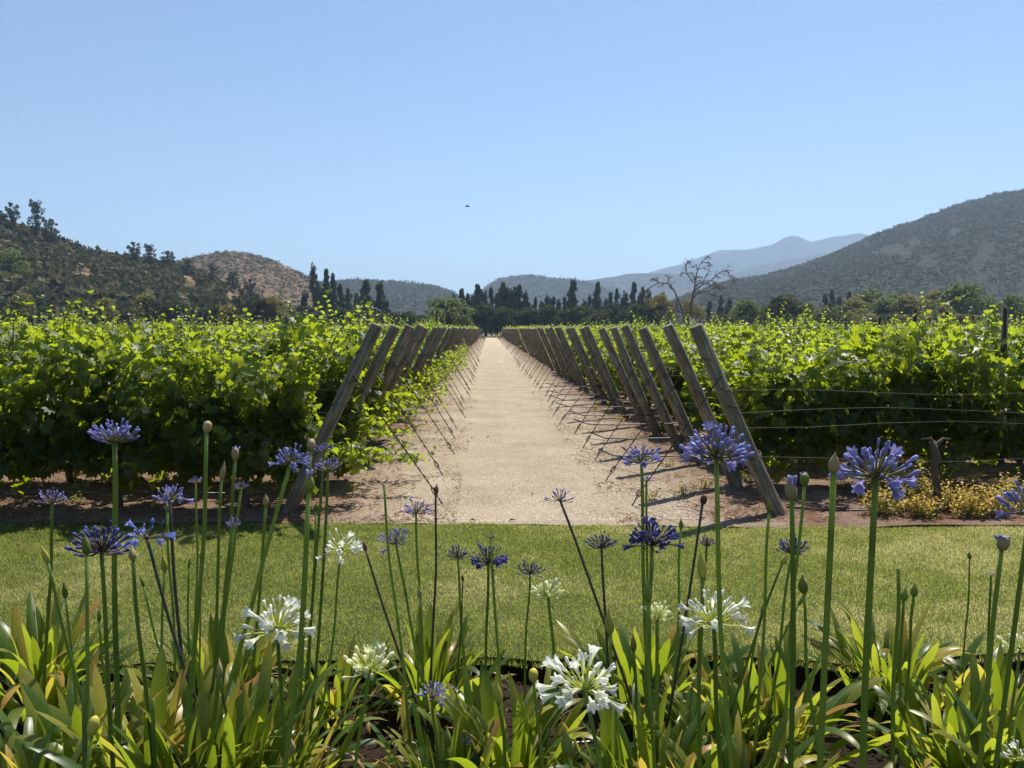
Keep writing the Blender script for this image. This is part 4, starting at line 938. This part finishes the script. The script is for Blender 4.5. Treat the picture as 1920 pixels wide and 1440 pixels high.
for a in [(40, 3.62, 62, .60, 'broad leaved agapanthus clump at the left edge against the lawn', .16, .14),
          (105, 2.8, 62, .55, 'agapanthus clump in the lower left corner with yellowing leaves', .16, .16),
          (-20, 2.5, 46, .55, 'agapanthus clump cut off by the lower left corner of the picture', .16, .12),
          (255, 2.72, 54, .60, 'big upright agapanthus clump with wide leaves, front left', .13, .1),
          (370, 2.62, 62, .66, 'tallest leafy agapanthus clump in the left foreground', .13, .1),
          (400, 3.5, 60, .50, 'agapanthus clump behind the left foreground ones, by the lawn edge', .16, .14),
          (480, 2.85, 52, .48, 'agapanthus clump below the left white flower', .14, .13),
          (612, 3.5, 40, .36, 'small agapanthus clump with tan tips, left of the bare dark soil', .14, .13),
          (520, 2.62, 22, .34, 'low young agapanthus by the grey irrigation pipe', .1, .12),
          (800, 3.62, 64, .46, 'agapanthus clump alone against the lawn, left of centre', .14, .07),
          (830, 2.75, 46, .40, 'low spreading agapanthus clump at the front below the faded blue flower', .15, .1),
          (960, 2.95, 64, .46, 'dense dark agapanthus clump in the front centre', .15, .05),
          (1215, 3.45, 66, .50, 'agapanthus clump by the lawn edge, right of centre', .16, .1),
          (1225, 2.66, 66, .50, 'bright green agapanthus clump in front below the cream bud cluster', .16, .1),
          (1370, 3.05, 60, .46, 'agapanthus clump below the largest right white flower', .14, .15),
          (1400, 2.62, 54, .48, 'front agapanthus clump with yellowed curled leaves, right of centre', .15, .16),
          (1480, 3.1, 52, .50, 'agapanthus clump left of the open soil gap on the right', .14, .12),
          (1690, 3.62, 62, .48, 'spiky agapanthus clump against the lawn on the right', .15, .14),
          (1820, 2.95, 58, .50, 'agapanthus clump in the right foreground', .15, .13),
          (1900, 3.3, 44, .44, 'agapanthus clump at the right edge behind the foreground one', .15, .12),
          (1955, 2.6, 44, .50, 'agapanthus clump cut off by the lower right corner', .15, .12),
          (1620, 2.42, 20, .42, 'few upright agapanthus leaves rising from the bottom edge on the right', .08, .1),
          (1060, 2.45, 16, .36, 'short agapanthus leaves at the bottom edge below the front white flower', .08, .2)]:
    clump(*a)

def petal_mat(name, c0, c1, tf=.3):
    m, nt, b = mat_new(name); L = nt.links
    a = N(nt, 'ShaderNodeAttribute', attribute_name='rnd'); r = ramp(nt, [(0, c0), (1, c1)]); L.new(a.outputs['Fac'], r.inputs[0])
    oi = N(nt, 'ShaderNodeObjectInfo'); hs = N(nt, 'ShaderNodeHueSaturation'); mr = N(nt, 'ShaderNodeMapRange'); mr.inputs[3].default_value = .7; mr.inputs[4].default_value = 1.25
    L.new(oi.outputs['Random'], mr.inputs[0]); L.new(mr.outputs[0], hs.inputs['Value']); L.new(r.outputs[0], hs.inputs['Color'])
    L.new(hs.outputs[0], b.inputs['Base Color']); b.inputs['Roughness'].default_value = .5; b.inputs['Specular IOR Level'].default_value = .25
    t = N(nt, 'ShaderNodeBsdfTranslucent'); L.new(hs.outputs[0], t.inputs[0]); ms = N(nt, 'ShaderNodeMixShader'); ms.inputs[0].default_value = tf
    L.new(b.outputs[0], ms.inputs[1]); L.new(t.outputs[0], ms.inputs[2]); L.new(ms.outputs[0], nt.nodes['Material Output'].inputs[0]); return m
PC = {'blue': petal_mat('petal_blue', (.24, .2, .4), (.29, .31, .62)), 'dark': petal_mat('petal_dark_blue', (.07, .05, .14), (.1, .11, .34)),
      'pale': petal_mat('petal_pale_blue', (.25, .24, .5), (.33, .42, .85), .4), 'white': petal_mat('petal_white', (.72, .74, .5), (.88, .88, .86), .35),
      'cream': petal_mat('petal_cream', (.7, .72, .3), (.86, .86, .62), .45), 'lilac': petal_mat('petal_lilac', (.27, .22, .42), (.33, .31, .62))}
PED = {k: leaf_mat('pedicel_'+k, [(0, c), (1, c)], c, .2) for k, c in {'blue': (.2, .2, .07), 'dark': (.1, .07, .05), 'pale': (.16, .13, .1), 'white': (.52, .56, .1), 'cream': (.55, .6, .14), 'lilac': (.22, .18, .1)}.items()}
M['scape'] = leaf_mat('flower_stem', [(0, (.055, .095, .022)), (.5, (.11, .165, .036)), (1, (.17, .23, .055))], (.3, .38, .05), .36, .45, src='obj')
M['scape_dark'] = plain('dark_flower_stem', (.05, .05, .03), .5)
def lathe(prof, k=9, r=None):
    V = []; rn = []
    for (rad, z) in prof:
        for j in range(k): a = 2*math.pi*j/k; V.append((rad*math.cos(a), rad*math.sin(a), z)); rn.append(z)
    n = len(prof); Q = [[i*k+j, i*k+(j+1) % k, (i+1)*k+(j+1) % k, (i+1)*k+j] for i in range(n-1) for j in range(k)]
    z = np.array(rn); z = (z-z.min())/(z.max()-z.min()+1e-6); return V, Q, z
def bud_mesh(mat, seed):
    rs = np.random.RandomState(seed); w_ = rs.uniform(.85, 1.1)
    V, Q, z = lathe([(.001, 0), (.04*w_, .02), (.055*w_, .25), (.085*w_, .5), (.125*w_, .72), (.12*w_, .86), (.07*w_, .97), (.002, 1.0)], 8)
    V = [(x+.08*zz*zz*rs.choice([1]), y, zz) for x, y, zz in V]
    b = MB(); b.add(V, Q, r=z); return b.build('bud', mat)
def floret_mesh(mat, seed):
    rs = np.random.RandomState(seed); b = MB()
    for k in range(6):
        a = k*math.pi/3+rs.uniform(-.12, .12); sp = rs.uniform(.75, 1.1)*(1.0 if k % 2 else .9); V = []; rn = []
        wid = [.05, .07, .10, .17, .19, .13, .02]; zz = [0, .25, .45, .62, .79, .93, 1.0]; rr = [.03, .055, .08, .12, .19, .28, .38]
        for i in range(7):
            for s_ in (-1, 0, 1):
                rad = rr[i]*sp+.02*abs(s_); V.append((rad, s_*wid[i]/2*1.15, zz[i]-.05*max(0, i-4)+(.03 if s_ else 0))); rn.append(i/6*(.85 if s_ else .6)+.1)
        ca, sa = math.cos(a), math.sin(a); V = [(x*ca-y*sa, x*sa+y*ca, z) for x, y, z in V]
        Q = [[i*3+j, i*3+j+1, (i+1)*3+j+1, (i+1)*3+j] for i in range(6) for j in range(2)]; b.add(V, Q, r=np.array(rn))
    return b.build('floret', mat)
BUD = {c: [bud_mesh(PC[c], s) for s in range(3)] for c in PC}; FLO = {c: [floret_mesh(PC[c], s+5) for s in range(3)] for c in PC}
SPM = {}
for nm, c0, c1 in (('green', (.13, .2, .03), (.3, .3, .06)), ('yellow', (.33, .36, .06), (.5, .42, .08)), ('tan', (.3, .25, .11), (.42, .33, .16)), ('brown', (.12, .06, .045), (.2, .1, .07))):
    SPM[nm] = petal_mat('spathe_'+nm, c0, c1, .25)
def spathe_mesh(mat, tip, seed):
    rs = np.random.RandomState(seed)
    if tip > 0: pr = [(.16, 0), (.34, .06), (.48, .2), (.5, .36), (.42, .55), (.27, .7), (.14, .82), (.07, .92), (.01, 1.0)]
    else: pr = [(.16, 0), (.36, .08), (.5, .3), (.52, .55), (.46, .78), (.3, .93), (.1, 1.0), (.01, 1.0)]
    V, Q, z = lathe(pr, 12); dx = rs.uniform(-.14, .14)
    V = [(x*(1+.06*math.sin(5*math.atan2(y, x)))+dx*(zz**3)*2*max(tip, .2), y*.85, zz) for x, y, zz in V]
    b = MB(); b.add(V, Q, r=z); return b.build('spathe', mat)
SPA = {(n, t): spathe_mesh(SPM[n], t, i*3+t) for i, n in enumerate(SPM) for t in (0, 1)}
def stem(t, P0, P1, rad, mat, bend):
    wb = random.uniform(-.016, .016); wp = random.uniform(0, 3)
    n = 14; sd = (P1-P0); side = Vector((1, 0, 0)); pts = []; rs_ = []
    for i in range(n+1):
        f = i/n; pts.append(P0+sd*f+side*(bend*math.sin(math.pi*f)+wb*math.sin(2*math.pi*f+wp)*min(1, (1-f)*4)*f)+Vector((0, 1, 0))*bend*.3*math.sin(math.pi*f)); rs_.append(rad*(1.1-.25*f))
    b = MB(); b.tube(pts, rs_, 9, True, .5); link('stem', b.build('stem', mat), t); return (pts[-1]-pts[-3]).normalized()
def flower(hx, hy, lx, ly, Y, kind, col, size, label, w_=None, bend=0, dark=False, open_=None, n=None, h=None, up=0.0):
    """hx,hy: top of the stem; lx,ly: a lower point on the stem, both at depth Y"""
    if Y > 1.7: Y = 2.45+(Y-1.75)*.75
    P1 = at(hx, hy, Y); Pl = at(lx, ly, Y); d = (Pl-P1)
    P0 = P1+d*((P1.z+.10)/max(.05, -d.z)); 
    mx = .22
    if abs(P0.x-P1.x) > mx+abs(Pl.x-P1.x): P0.x = P1.x+math.copysign(mx+abs(Pl.x-P1.x), P0.x-P1.x)
    nm = 'cut_flower_stem' if kind == 'cut' else ('agapanthus_bud' if kind == 'bud' else 'agapanthus_flower')
    t = thing(nm, P0, label, 'stem' if kind == 'cut' else ('flower bud' if kind == 'bud' else 'flower'), None)
    rad = (w_ or 13)*Y/F/2*(.62 if (w_ or 13) < 15 else .64)
    dr = stem(t, Vector((0, 0, 0)), P1-P0, rad, M['scape_dark'] if dark else M['scape'], bend*Y/F)
    Q = P1-P0; rotq = dr.to_track_quat('Z', 'Y')
    if kind == 'cut': return
    if kind == 'bud':
        W = size*Y/F; H = (h or size*1.9)*Y/F
        o = link('spathe', SPA[(col, 0 if (h or size*1.9) < size*1.7 else 1)], t, Q, (rotq @ Euler((U(-.12, .12), U(-.12, .12), U(0, 6.28))).to_quaternion()).to_euler(), (W, W, H))
        if open_:      # split bud with florets showing
            for k in range(int(open_)):
                a = U(0, 6.28); o = link('bud', random.choice(BUD[open_c(open_, col)]), t, Q+Vector((math.cos(a)*W*.2, math.sin(a)*W*.2, H*.45)), (U(-.4, .4), U(-.4, .4), a), H*.62)
        return
    Rr = size*Y/F/2
    n = int((n or 46)*(1.35 if col in ('dark', 'lilac', 'cream') else 1.12)); op = .25 if open_ is None else open_
    pd = MB(); ped = .58*Rr; fl = .42*Rr
    ga = 2.39996
    for k in range(n):
        if random.random() < .14: continue
        f = (k+.5)/n; th0 = math.acos(1-f*(.96 if kind == 'dome' else 1.14))  # polar from up
        az = k*ga+U(-.25, .25); th0 += U(-.12, .12)
        dv = Vector((math.sin(th0)*math.cos(az), math.sin(th0)*math.sin(az), math.cos(th0)))
        pl = ped*U(.55, 1.25); q0 = Q+dv*.0; side = Vector((dv.x, dv.y, 0))
        mid = Q+dv*pl*.55+Vector((0, 0, -.05*Rr)); tipp = Q+dv*pl
        pd.tube([Q, mid, tipp], Rr*.02, 4, False)
        isop = random.random() < op*(.1+1.5*f*f)
        fd = (dv+Vector((0, 0, (.5 if not isop else -.18)*(1-abs(dv.z)*.5)+up))).normalized()
        qq = (fd.to_track_quat('Z', 'Y') @ Euler((U(-.12, .12), U(-.12, .12), U(0, 6))).to_quaternion()).to_euler()
        if isop: s_ = fl*U(1.1, 1.4); link('floret', random.choice(FLO[col]), t, tipp, qq, s_)
        else: s_ = (1.45 if col == 'cream' else 1.0)*fl*U(.5, 1.1)*(1.0 if f > .3 else .8); link('bud', random.choice(BUD[col]), t, tipp, qq, (s_*1.15, s_*1.15, s_))
    link('pedicels', pd.build('pedicels', PED[col]), t)
    o = MB(); V, Q4, z = lathe([(.001, -.02), (.10, 0), (.12, .05), (.05, .1), (.001, .11)], 8); o.add([tuple(Vector(v)*Rr) for v in V], Q4, r=z)
    link('receptacle', o.build('receptacle', PED[col]), t, Q)
def open_c(n, col): return 'blue' if col != 'yellow' else 'cream'
FL = [
 (98, 940, 93, 1060, 2.7, 'umbel', 'lilac', 58, 'pale violet flower head alone at the far left above the lawn', 10, 0, False, .0, 40),
 (215, 828, 219, 1200, 2.1, 'dome', 'blue', 98, 'tall blue flower head highest on the left, before the dark vines', 16, 0, False, .0, 70),
 (190, 1032, 205, 1300, 1.75, 'umbel', 'dark', 122, 'wide open dark blue flower head with loose drooping florets, left', 14, 0, False, .05, 48),
 (275, 1008, 330, 1180, 2.3, 'umbel', 'pale', 84, 'pale blue open flower touching the wide dark blue one on the left', 11, -6, True, .85, 20),
 (318, 936, 335, 1160, 2.4, 'umbel', 'blue', 74, 'blue flower head with one open bloom above the pale blue flower', 11, 0, True, .3, 30),
 (367, 905, 366, 1080, 2.8, 'dome', 'lilac', 30, 'tiny half opened blue flower head beside the tall tan bud', 7, 0, False, .1, 20),
 (452, 917, 430, 1080, 2.6, 'dome', 'blue', 36, 'small blue flower head below the blue tipped bud', 9, 0, False, .1, 24),
 (437, 987, 415, 1200, 2.1, 'dome', 'lilac', 36, 'tight dusky violet ball of buds at the edge of the lawn', 14, 0, False, .0, 34),
 (545, 868, 440, 1200, 2.0, 'umbel', 'blue', 76, 'dense blue flower head on a strongly slanting stem before the vines', 14, 8, False, .15, 60),
 (608, 847, 590, 1080, 2.5, 'umbel', 'lilac', 40, 'small faded violet flower head behind the blue one near the first left post', 10, 0, False, .0, 30),
 (615, 880, 600, 1080, 2.4, 'umbel', 'blue', 54, 'small blue flower head right under the faded violet one', 10, 6, False, .1, 36),
 (640, 1030, 612, 1240, 2.5, 'umbel', 'white', 82, 'farthest white flower head, over the lawn left of the path', 8, 4, False, .75, 24),
 (742, 1018, 775, 1170, 2.6, 'umbel', 'lilac', 68, 'violet blue flower head over the lawn with one pale bloom at its left', 9, -6, False, .1, 34),
 (780, 962, 787, 1130, 2.7, 'umbel', 'lilac', 62, 'pale violet flower head at the left edge of the sandy path', 8, 0, False, .15, 32),
 (858, 1045, 872, 1250, 2.9, 'umbel', 'dark', 52, 'small dark blue head, leftmost of the dark ones below the path', 8, 0, False, .0, 34),
 (915, 1055, 912, 1290, 2.7, 'umbel', 'dark', 82, 'dark blue head with brighter open florets in the middle of the lawn', 9, 0, False, .3, 34),
 (920, 1010, 938, 1290, 2.6, 'dome', 'dark', 22, 'tiny dark knob of buds just above the middle dark blue head', 9, 0, False, .0, 16),
 (994, 1075, 986, 1240, 2.9, 'umbel', 'dark', 56, 'dark blue head just above the cream yellow one', 7, 0, False, .05, 30),
 (1028, 1118, 1037, 1250, 2.5, 'dome', 'cream', 66, 'cream yellow bud cluster in the middle of the lawn', 11, 0, False, .0, 34),
 (1050, 938, 1142, 1200, 2.7, 'umbel', 'lilac', 58, 'small blue flower on a long slanting dark stem before the path', 9, 4, True, .05, 20),
 (1128, 1026, 1136, 1180, 2.9, 'dome', 'dark', 62, 'dark navy flower head on the lawn left of the bigger blue one', 9, 0, True, .0, 42),
 (1203, 866, 1212, 1200, 2.15, 'umbel', 'blue', 86, 'blue flower head with green centre in front of the right anchor wires', 12, 0, False, .25, 44),
 (1212, 902, 1213, 1060, 2.9, 'umbel', 'lilac', 28, 'tiny blue flower head hidden just below the one with the green centre', 8, 0, False, .0, 20),
 (1222, 1020, 1218, 1200, 2.0, 'umbel', 'dark', 104, 'deep blue flower head with open light blue blooms at the lawn edge', 14, 0, False, .35, 46),
 (1343, 856, 1358, 1150, 1.5, 'umbel', 'blue', 140, 'big lilac blue flower head in front of the leaning right posts', 16, 0, False, .18, 82),
 (1325, 1022, 1316, 1160, 2.7, 'dome', 'dark', 44, 'small dark blue head behind the pointed yellow bud', 8, 0, False, .0, 34),
 (1486, 1036, 1462, 1200, 2.5, 'dome', 'dark', 74, 'dark blue flower head half behind a thick stem on the right', 9, 0, False, .0, 44),
 (1642, 892, 1620, 1440, 1.4, 'umbel', 'blue', 152, 'largest blue flower with open blooms, highest on the right', 22, 0, False, .42, 54),
 (1930, 962, 1880, 1300, 1.45, 'umbel', 'blue', 140, 'blue flower head cut off by the right picture edge', 16, 10, False, .2, 40),
 (1858, 1080, 1852, 1300, 2.6, 'dome', 'lilac', 22, 'tiny closed blue flower head near the right edge above the lawn', 8, 0, False, .0, 14),
 (1338, 1166, 1352, 1440, 1.75, 'umbel', 'white', 134, 'big white flower head right of centre', 15, 0, False, .7, 44),
 (1232, 1160, 1233, 1400, 2.15, 'dome', 'cream', 66, 'cream bud cluster directly left of the big right white flower', 13, 0, False, .05, 36),
 (1095, 1290, 1122, 1440, 1.6, 'umbel', 'white', 152, 'lowest and largest white flower, front centre', 15, 0, False, .75, 36),
 (520, 1178, 532, 1400, 1.8, 'umbel', 'white', 132, 'white flower head with many open blooms on the left', 13, 0, False, .5, 42),
 (692, 1256, 667, 1440, 2.0, 'umbel', 'cream', 98, 'greenish cream flower head with few open petals above the dark soil', 12, 0, False, .12, 38),
 (812, 1305, 815, 1390, 2.2, 'umbel', 'lilac', 64, 'faded blue flower low among the leaves left of centre', 10, 0, False, .1, 24),
 (875, 1392, 872, 1430, 2.3, 'umbel', 'lilac', 40, 'tiny faded blue flower deep among the front centre leaves', 8, 0, False, .1, 16),
 (1915, 1425, 1905, 1440, 1.9, 'umbel', 'white', 90, 'white flower in the lower right corner', 12, 0, False, .3, 30),
 (1912, 1215, 1900, 1330, 2.0, 'umbel', 'cream', 70, 'pale greenish flower head at the right edge over the lawn', 10, 0, False, .1, 26)]
for a in FL:
    flower(*a[:9], w_=a[9], bend=a[10], dark=a[11], open_=a[12], n=a[13])
BD = [
 (387, 810, 362, 1150, 1.95, 'tan', 17, 21, 'tall bud with papery tan cap before the left vines', 13, 8, 0),
 (415, 900, 405, 1150, 2.4, 'tan', 12, 38, 'tan pointed bud with a thin whip tip, left', 10, 0, 0),
 (441, 862, 418, 1080, 2.3, 'tan', 15, 24, 'tan bud with a blue side bursting open, left', 11, 4, 4),
 (498, 949, 478, 1160, 2.5, 'tan', 12, 25, 'plain tan bud alone left of the slanting blue flower', 10, 4, 0),
 (583, 843, 578, 960, 2.3, 'tan', 17, 20, 'blunt tan bud beside the faded violet head by the first left post', 10, 0, 3),
 (579, 922, 556, 1150, 1.6, 'green', 22, 40, 'large plump green tan bud with blue tips in front of the left vines', 16, 6, 3),
 (592, 958, 588, 1060, 2.7, 'green', 10, 18, 'small green bud just right of the large plump bud', 7, 0, 0),
 (686, 1032, 742, 1195, 2.6, 'brown', 9, 20, 'small dark brown bud next to the farthest white flower', 8, -4, 0),
 (817, 926, 812, 1150, 2.6, 'brown', 11, 20, 'dark brown bud on a thin dark stem at the left side of the path', 8, 0, 0),
 (787, 1120, 787, 1200, 2.5, 'tan', 9, 22, 'small orange tan bud close under the pale violet flower', 8, 0, 0),
 (868, 1090, 862, 1190, 2.9, 'brown', 6, 14, 'tiny dark bud beside the leftmost small dark blue head', 5, 0, 0),
 (1317, 946, 1285, 1140, 2.5, 'brown', 13, 20, 'round brownish bud on a dark slanting stem before the right posts', 9, 4, 0),
 (1277, 992, 1265, 1220, 2.6, 'green', 9, 22, 'slim green bud between the two dark blue heads at the lawn edge', 8, 0, 0),
 (1442, 962, 1425, 1250, 2.2, 'green', 13, 30, 'green pointed bud before the first right post base', 10, 0, 0),
 (1485, 936, 1482, 1440, 1.6, 'tan', 24, 44, 'thick bud with violet streaks and orange tip, right', 17, 0, 5),
 (1508, 910, 1492, 1100, 2.3, 'green', 18, 24, 'opening bud with a blue tip right of the violet streaked bud', 11, 0, 4),
 (1563, 888, 1545, 1300, 1.35, 'tan', 24, 44, 'big pointed tan bud left of the largest blue flower', 21, 0, 0),
 (1878, 1032, 1850, 1300, 1.9, 'tan', 24, 30, 'bud bursting into blue near the right edge', 15, 0, 9),
 (1818, 1048, 1808, 1270, 2.8, 'green', 8, 16, 'tiny green bud on a thin stem over the right lawn', 6, -3, 0),
 (1694, 1126, 1690, 1230, 2.5, 'green', 15, 28, 'left bud of the pair above the spiky right clump', 10, 0, 0),
 (1713, 1118, 1702, 1230, 2.5, 'green', 14, 28, 'right bud of the pair above the spiky right clump', 10, 3, 0),
 (1507, 1112, 1530, 1340, 2.0, 'green', 19, 38, 'green bud with a bent tip over the right lawn', 11, -5, 0),
 (1466, 1058, 1440, 1130, 2.4, 'yellow', 12, 24, 'yellow tan bud under the half hidden dark blue head', 8, -5, 0),
 (1497, 1135, 1440, 1240, 2.6, 'green', 8, 36, 'slender unopened green bud right of centre over the lawn', 7, 6, 0),
 (1428, 1148, 1412, 1230, 2.5, 'tan', 8, 22, 'thin orange tan bud beside a thick stem right of the big white flower', 8, 0, 0),
 (1316, 1082, 1314, 1300, 1.9, 'yellow', 19, 52, 'long pointed yellow bud right behind the big white flower', 13, 0, 0),
 (1216, 1128, 1222, 1300, 1.9, 'green', 16, 46, 'long pointed green bud just above the cream bud cluster', 12, 0, 0),
 (1145, 1188, 1150, 1300, 2.1, 'yellow', 19, 52, 'curved pointed yellow green bud left of the cream bud cluster', 12, 0, 0),
 (1188, 1222, 1192, 1330, 2.2, 'green', 14, 38, 'plain green pointed bud below the cream bud cluster', 11, 0, 0),
 (1067, 1416, 1072, 1460, 1.6, 'green', 28, 58, 'fat teardrop bud hanging just below the lowest white flower', 12, 0, 0),
 (935, 1320, 948, 1440, 2.0, 'yellow', 19, 50, 'yellow green pointed bud in the front centre leaves', 12, 0, 0),
 (1000, 1278, 1012, 1440, 2.0, 'yellow', 21, 26, 'blunt yellow bud left of the lowest white flower', 11, 5, 0),
 (90, 1056, 126, 1200, 2.3, 'yellow', 12, 36, 'bright yellow green bud at the far left over the lawn', 11, 0, 0),
 (123, 1120, 130, 1190, 2.4, 'green', 13, 34, 'green bud right of the bright yellow green one, far left', 9, 0, 0),
 (163, 1040, 155, 1440, 1.7, 'green', 17, 44, 'dull green bud overlapping the wide dark blue flower', 13, 0, 0),
 (250, 1050, 282, 1350, 1.9, 'tan', 16, 28, 'plump brownish bud below the pale blue flower', 13, -4, 0),
 (314, 960, 322, 1160, 2.6, 'tan', 9, 20, 'small tan bud directly below the open blue flower', 8, 0, 0),
 (309, 1072, 305, 1160, 2.4, 'yellow', 12, 36, 'yellow green pointed bud over the left lawn', 9, 0, 0),
 (376, 1046, 375, 1150, 2.7, 'green', 6, 12, 'smallest green bud over the left lawn', 6, 0, 0),
 (354, 1065, 354, 1160, 2.7, 'green', 6, 22, 'narrow green bud beside the smallest one over the left lawn', 6, 0, 0),
 (270, 1100, 290, 1170, 2.6, 'green', 7, 24, 'thin green bud on a curved stem over the left lawn', 8, -4, 0),
 (186, 1165, 205, 1290, 2.4, 'green', 9, 26, 'thin green bud low between the left clumps', 8, -4, 0),
 (413, 1268, 440, 1440, 1.9, 'tan', 13, 36, 'tan and yellow bud in front of the left foreground leaves', 10, 0, 0),
 (172, 1378, 165, 1430, 1.6, 'yellow', 24, 38, 'pale yellow bud among the lower left leaves', 12, 0, 0),
 (549, 1410, 552, 1440, 1.9, 'tan', 14, 30, 'orange tan bud near the grey pipe at the bottom', 9, 0, 0),
 (840, 1400, 846, 1440, 2.0, 'green', 18, 42, 'pale green bud at the bottom left of centre', 10, 0, 0)]
for (hx, hy, lx, ly, Y, col, w_, h, lab, sw, bend, op) in BD:
    flower(hx, hy, lx, ly, Y, 'bud', col, w_, lab, w_=sw, bend=bend, h=h, open_=op, dark=(col == 'brown'))
for (hx, hy, lx, ly, Y, lab, sw) in [(720, 908, 748, 1190, 2.4, 'bare headless stem cut off at the left edge of the path', 9), (1684, 1066, 1680, 1210, 2.2, 'short cut stem without a head above the spiky right clump', 13),
        (158, 1275, 160, 1440, 1.7, 'thick stem stub with a pale cut top in the lower left corner', 17), (286, 1310, 290, 1440, 1.8, 'thinner cut stem stub in the left foreground leaves', 14)]:
    flower(hx, hy, lx, ly, Y, 'cut', None, 0, lab, w_=sw)

# grey irrigation pipe in the bed
b = MB(); b.tube([at(470, 1372, 3.15)*1, at(560, 1388, 3.1), at(620, 1405, 3.06), at(700, 1440, 2.98), at(780, 1490, 2.85)], .0095, 10)
o = link('irrigation_pipe', b.build('irrigation_pipe', M['hose_grey'])); tag(o, 'shiny grey irrigation pipe curving over dark soil at the bottom, left of centre', 'pipe')
b = MB(); b.tube([at(1015, 1408, 3.0), at(1060, 1395, 3.05), at(1110, 1391, 3.06), at(1170, 1400, 3.05), at(1240, 1420, 3.0)], .007, 10)
o = link('irrigation_pipe', b.build('irrigation_pipe', M['hose_grey'])); tag(o, 'short visible stretch of pipe behind the lowest white flower', 'pipe')

# small bird in the sky
def bird():
    p = at(877, 387, 30.); t = thing('bird', p, 'tiny dark bird flying in the empty sky above the path end', 'bird', rotz=1.4)
    b = MB(); b.tube([(0, -.09, 0), (0, -.04, .004), (0, .03, .004), (0, .08, 0), (0, .12, -.004)], [.004, .02, .024, .014, .004], 8); link('body', b.build('body', M['dead_wood']), t)
    for s in (-1, 1):
        b = MB(); b.add([(s*.01, .03, 0), (s*.01, -.04, 0), (s*.11, -.03, .03), (s*.2, -.03, .02), (s*.12, .035, .03)], None, [[0, 1, 2], [0, 2, 4], [4, 2, 3]]); link('wing', b.build('wing', M['dead_wood']), t)
bird()

# ------------------------------------------------------------------ haze
def haze():
    V = [(x, y, z) for x in (-6500, 6500) for y in (-50, 6800) for z in (-1.2, 480)]
    me = np_mesh('haze', V, [np.array([[0, 1, 3, 2], [4, 6, 7, 5], [0, 4, 5, 1], [2, 3, 7, 6], [0, 2, 6, 4], [1, 5, 7, 3]])])
    m = bpy.data.materials.new('haze'); m.use_nodes = True; nt = m.node_tree; nt.nodes.remove(nt.nodes['Principled BSDF'])
    v = nt.nodes.new('ShaderNodeVolumePrincipled'); v.inputs['Density'].default_value = 2.6e-4; v.inputs['Color'].default_value = (.52, .73, 1, 1); v.inputs['Anisotropy'].default_value = 0.3
    nt.links.new(v.outputs[0], nt.nodes['Material Output'].inputs['Volume']); me.materials.append(m)
    tag(link('haze', me), 'thin bluish air haze filling the valley', 'haze', kind='stuff')
haze()
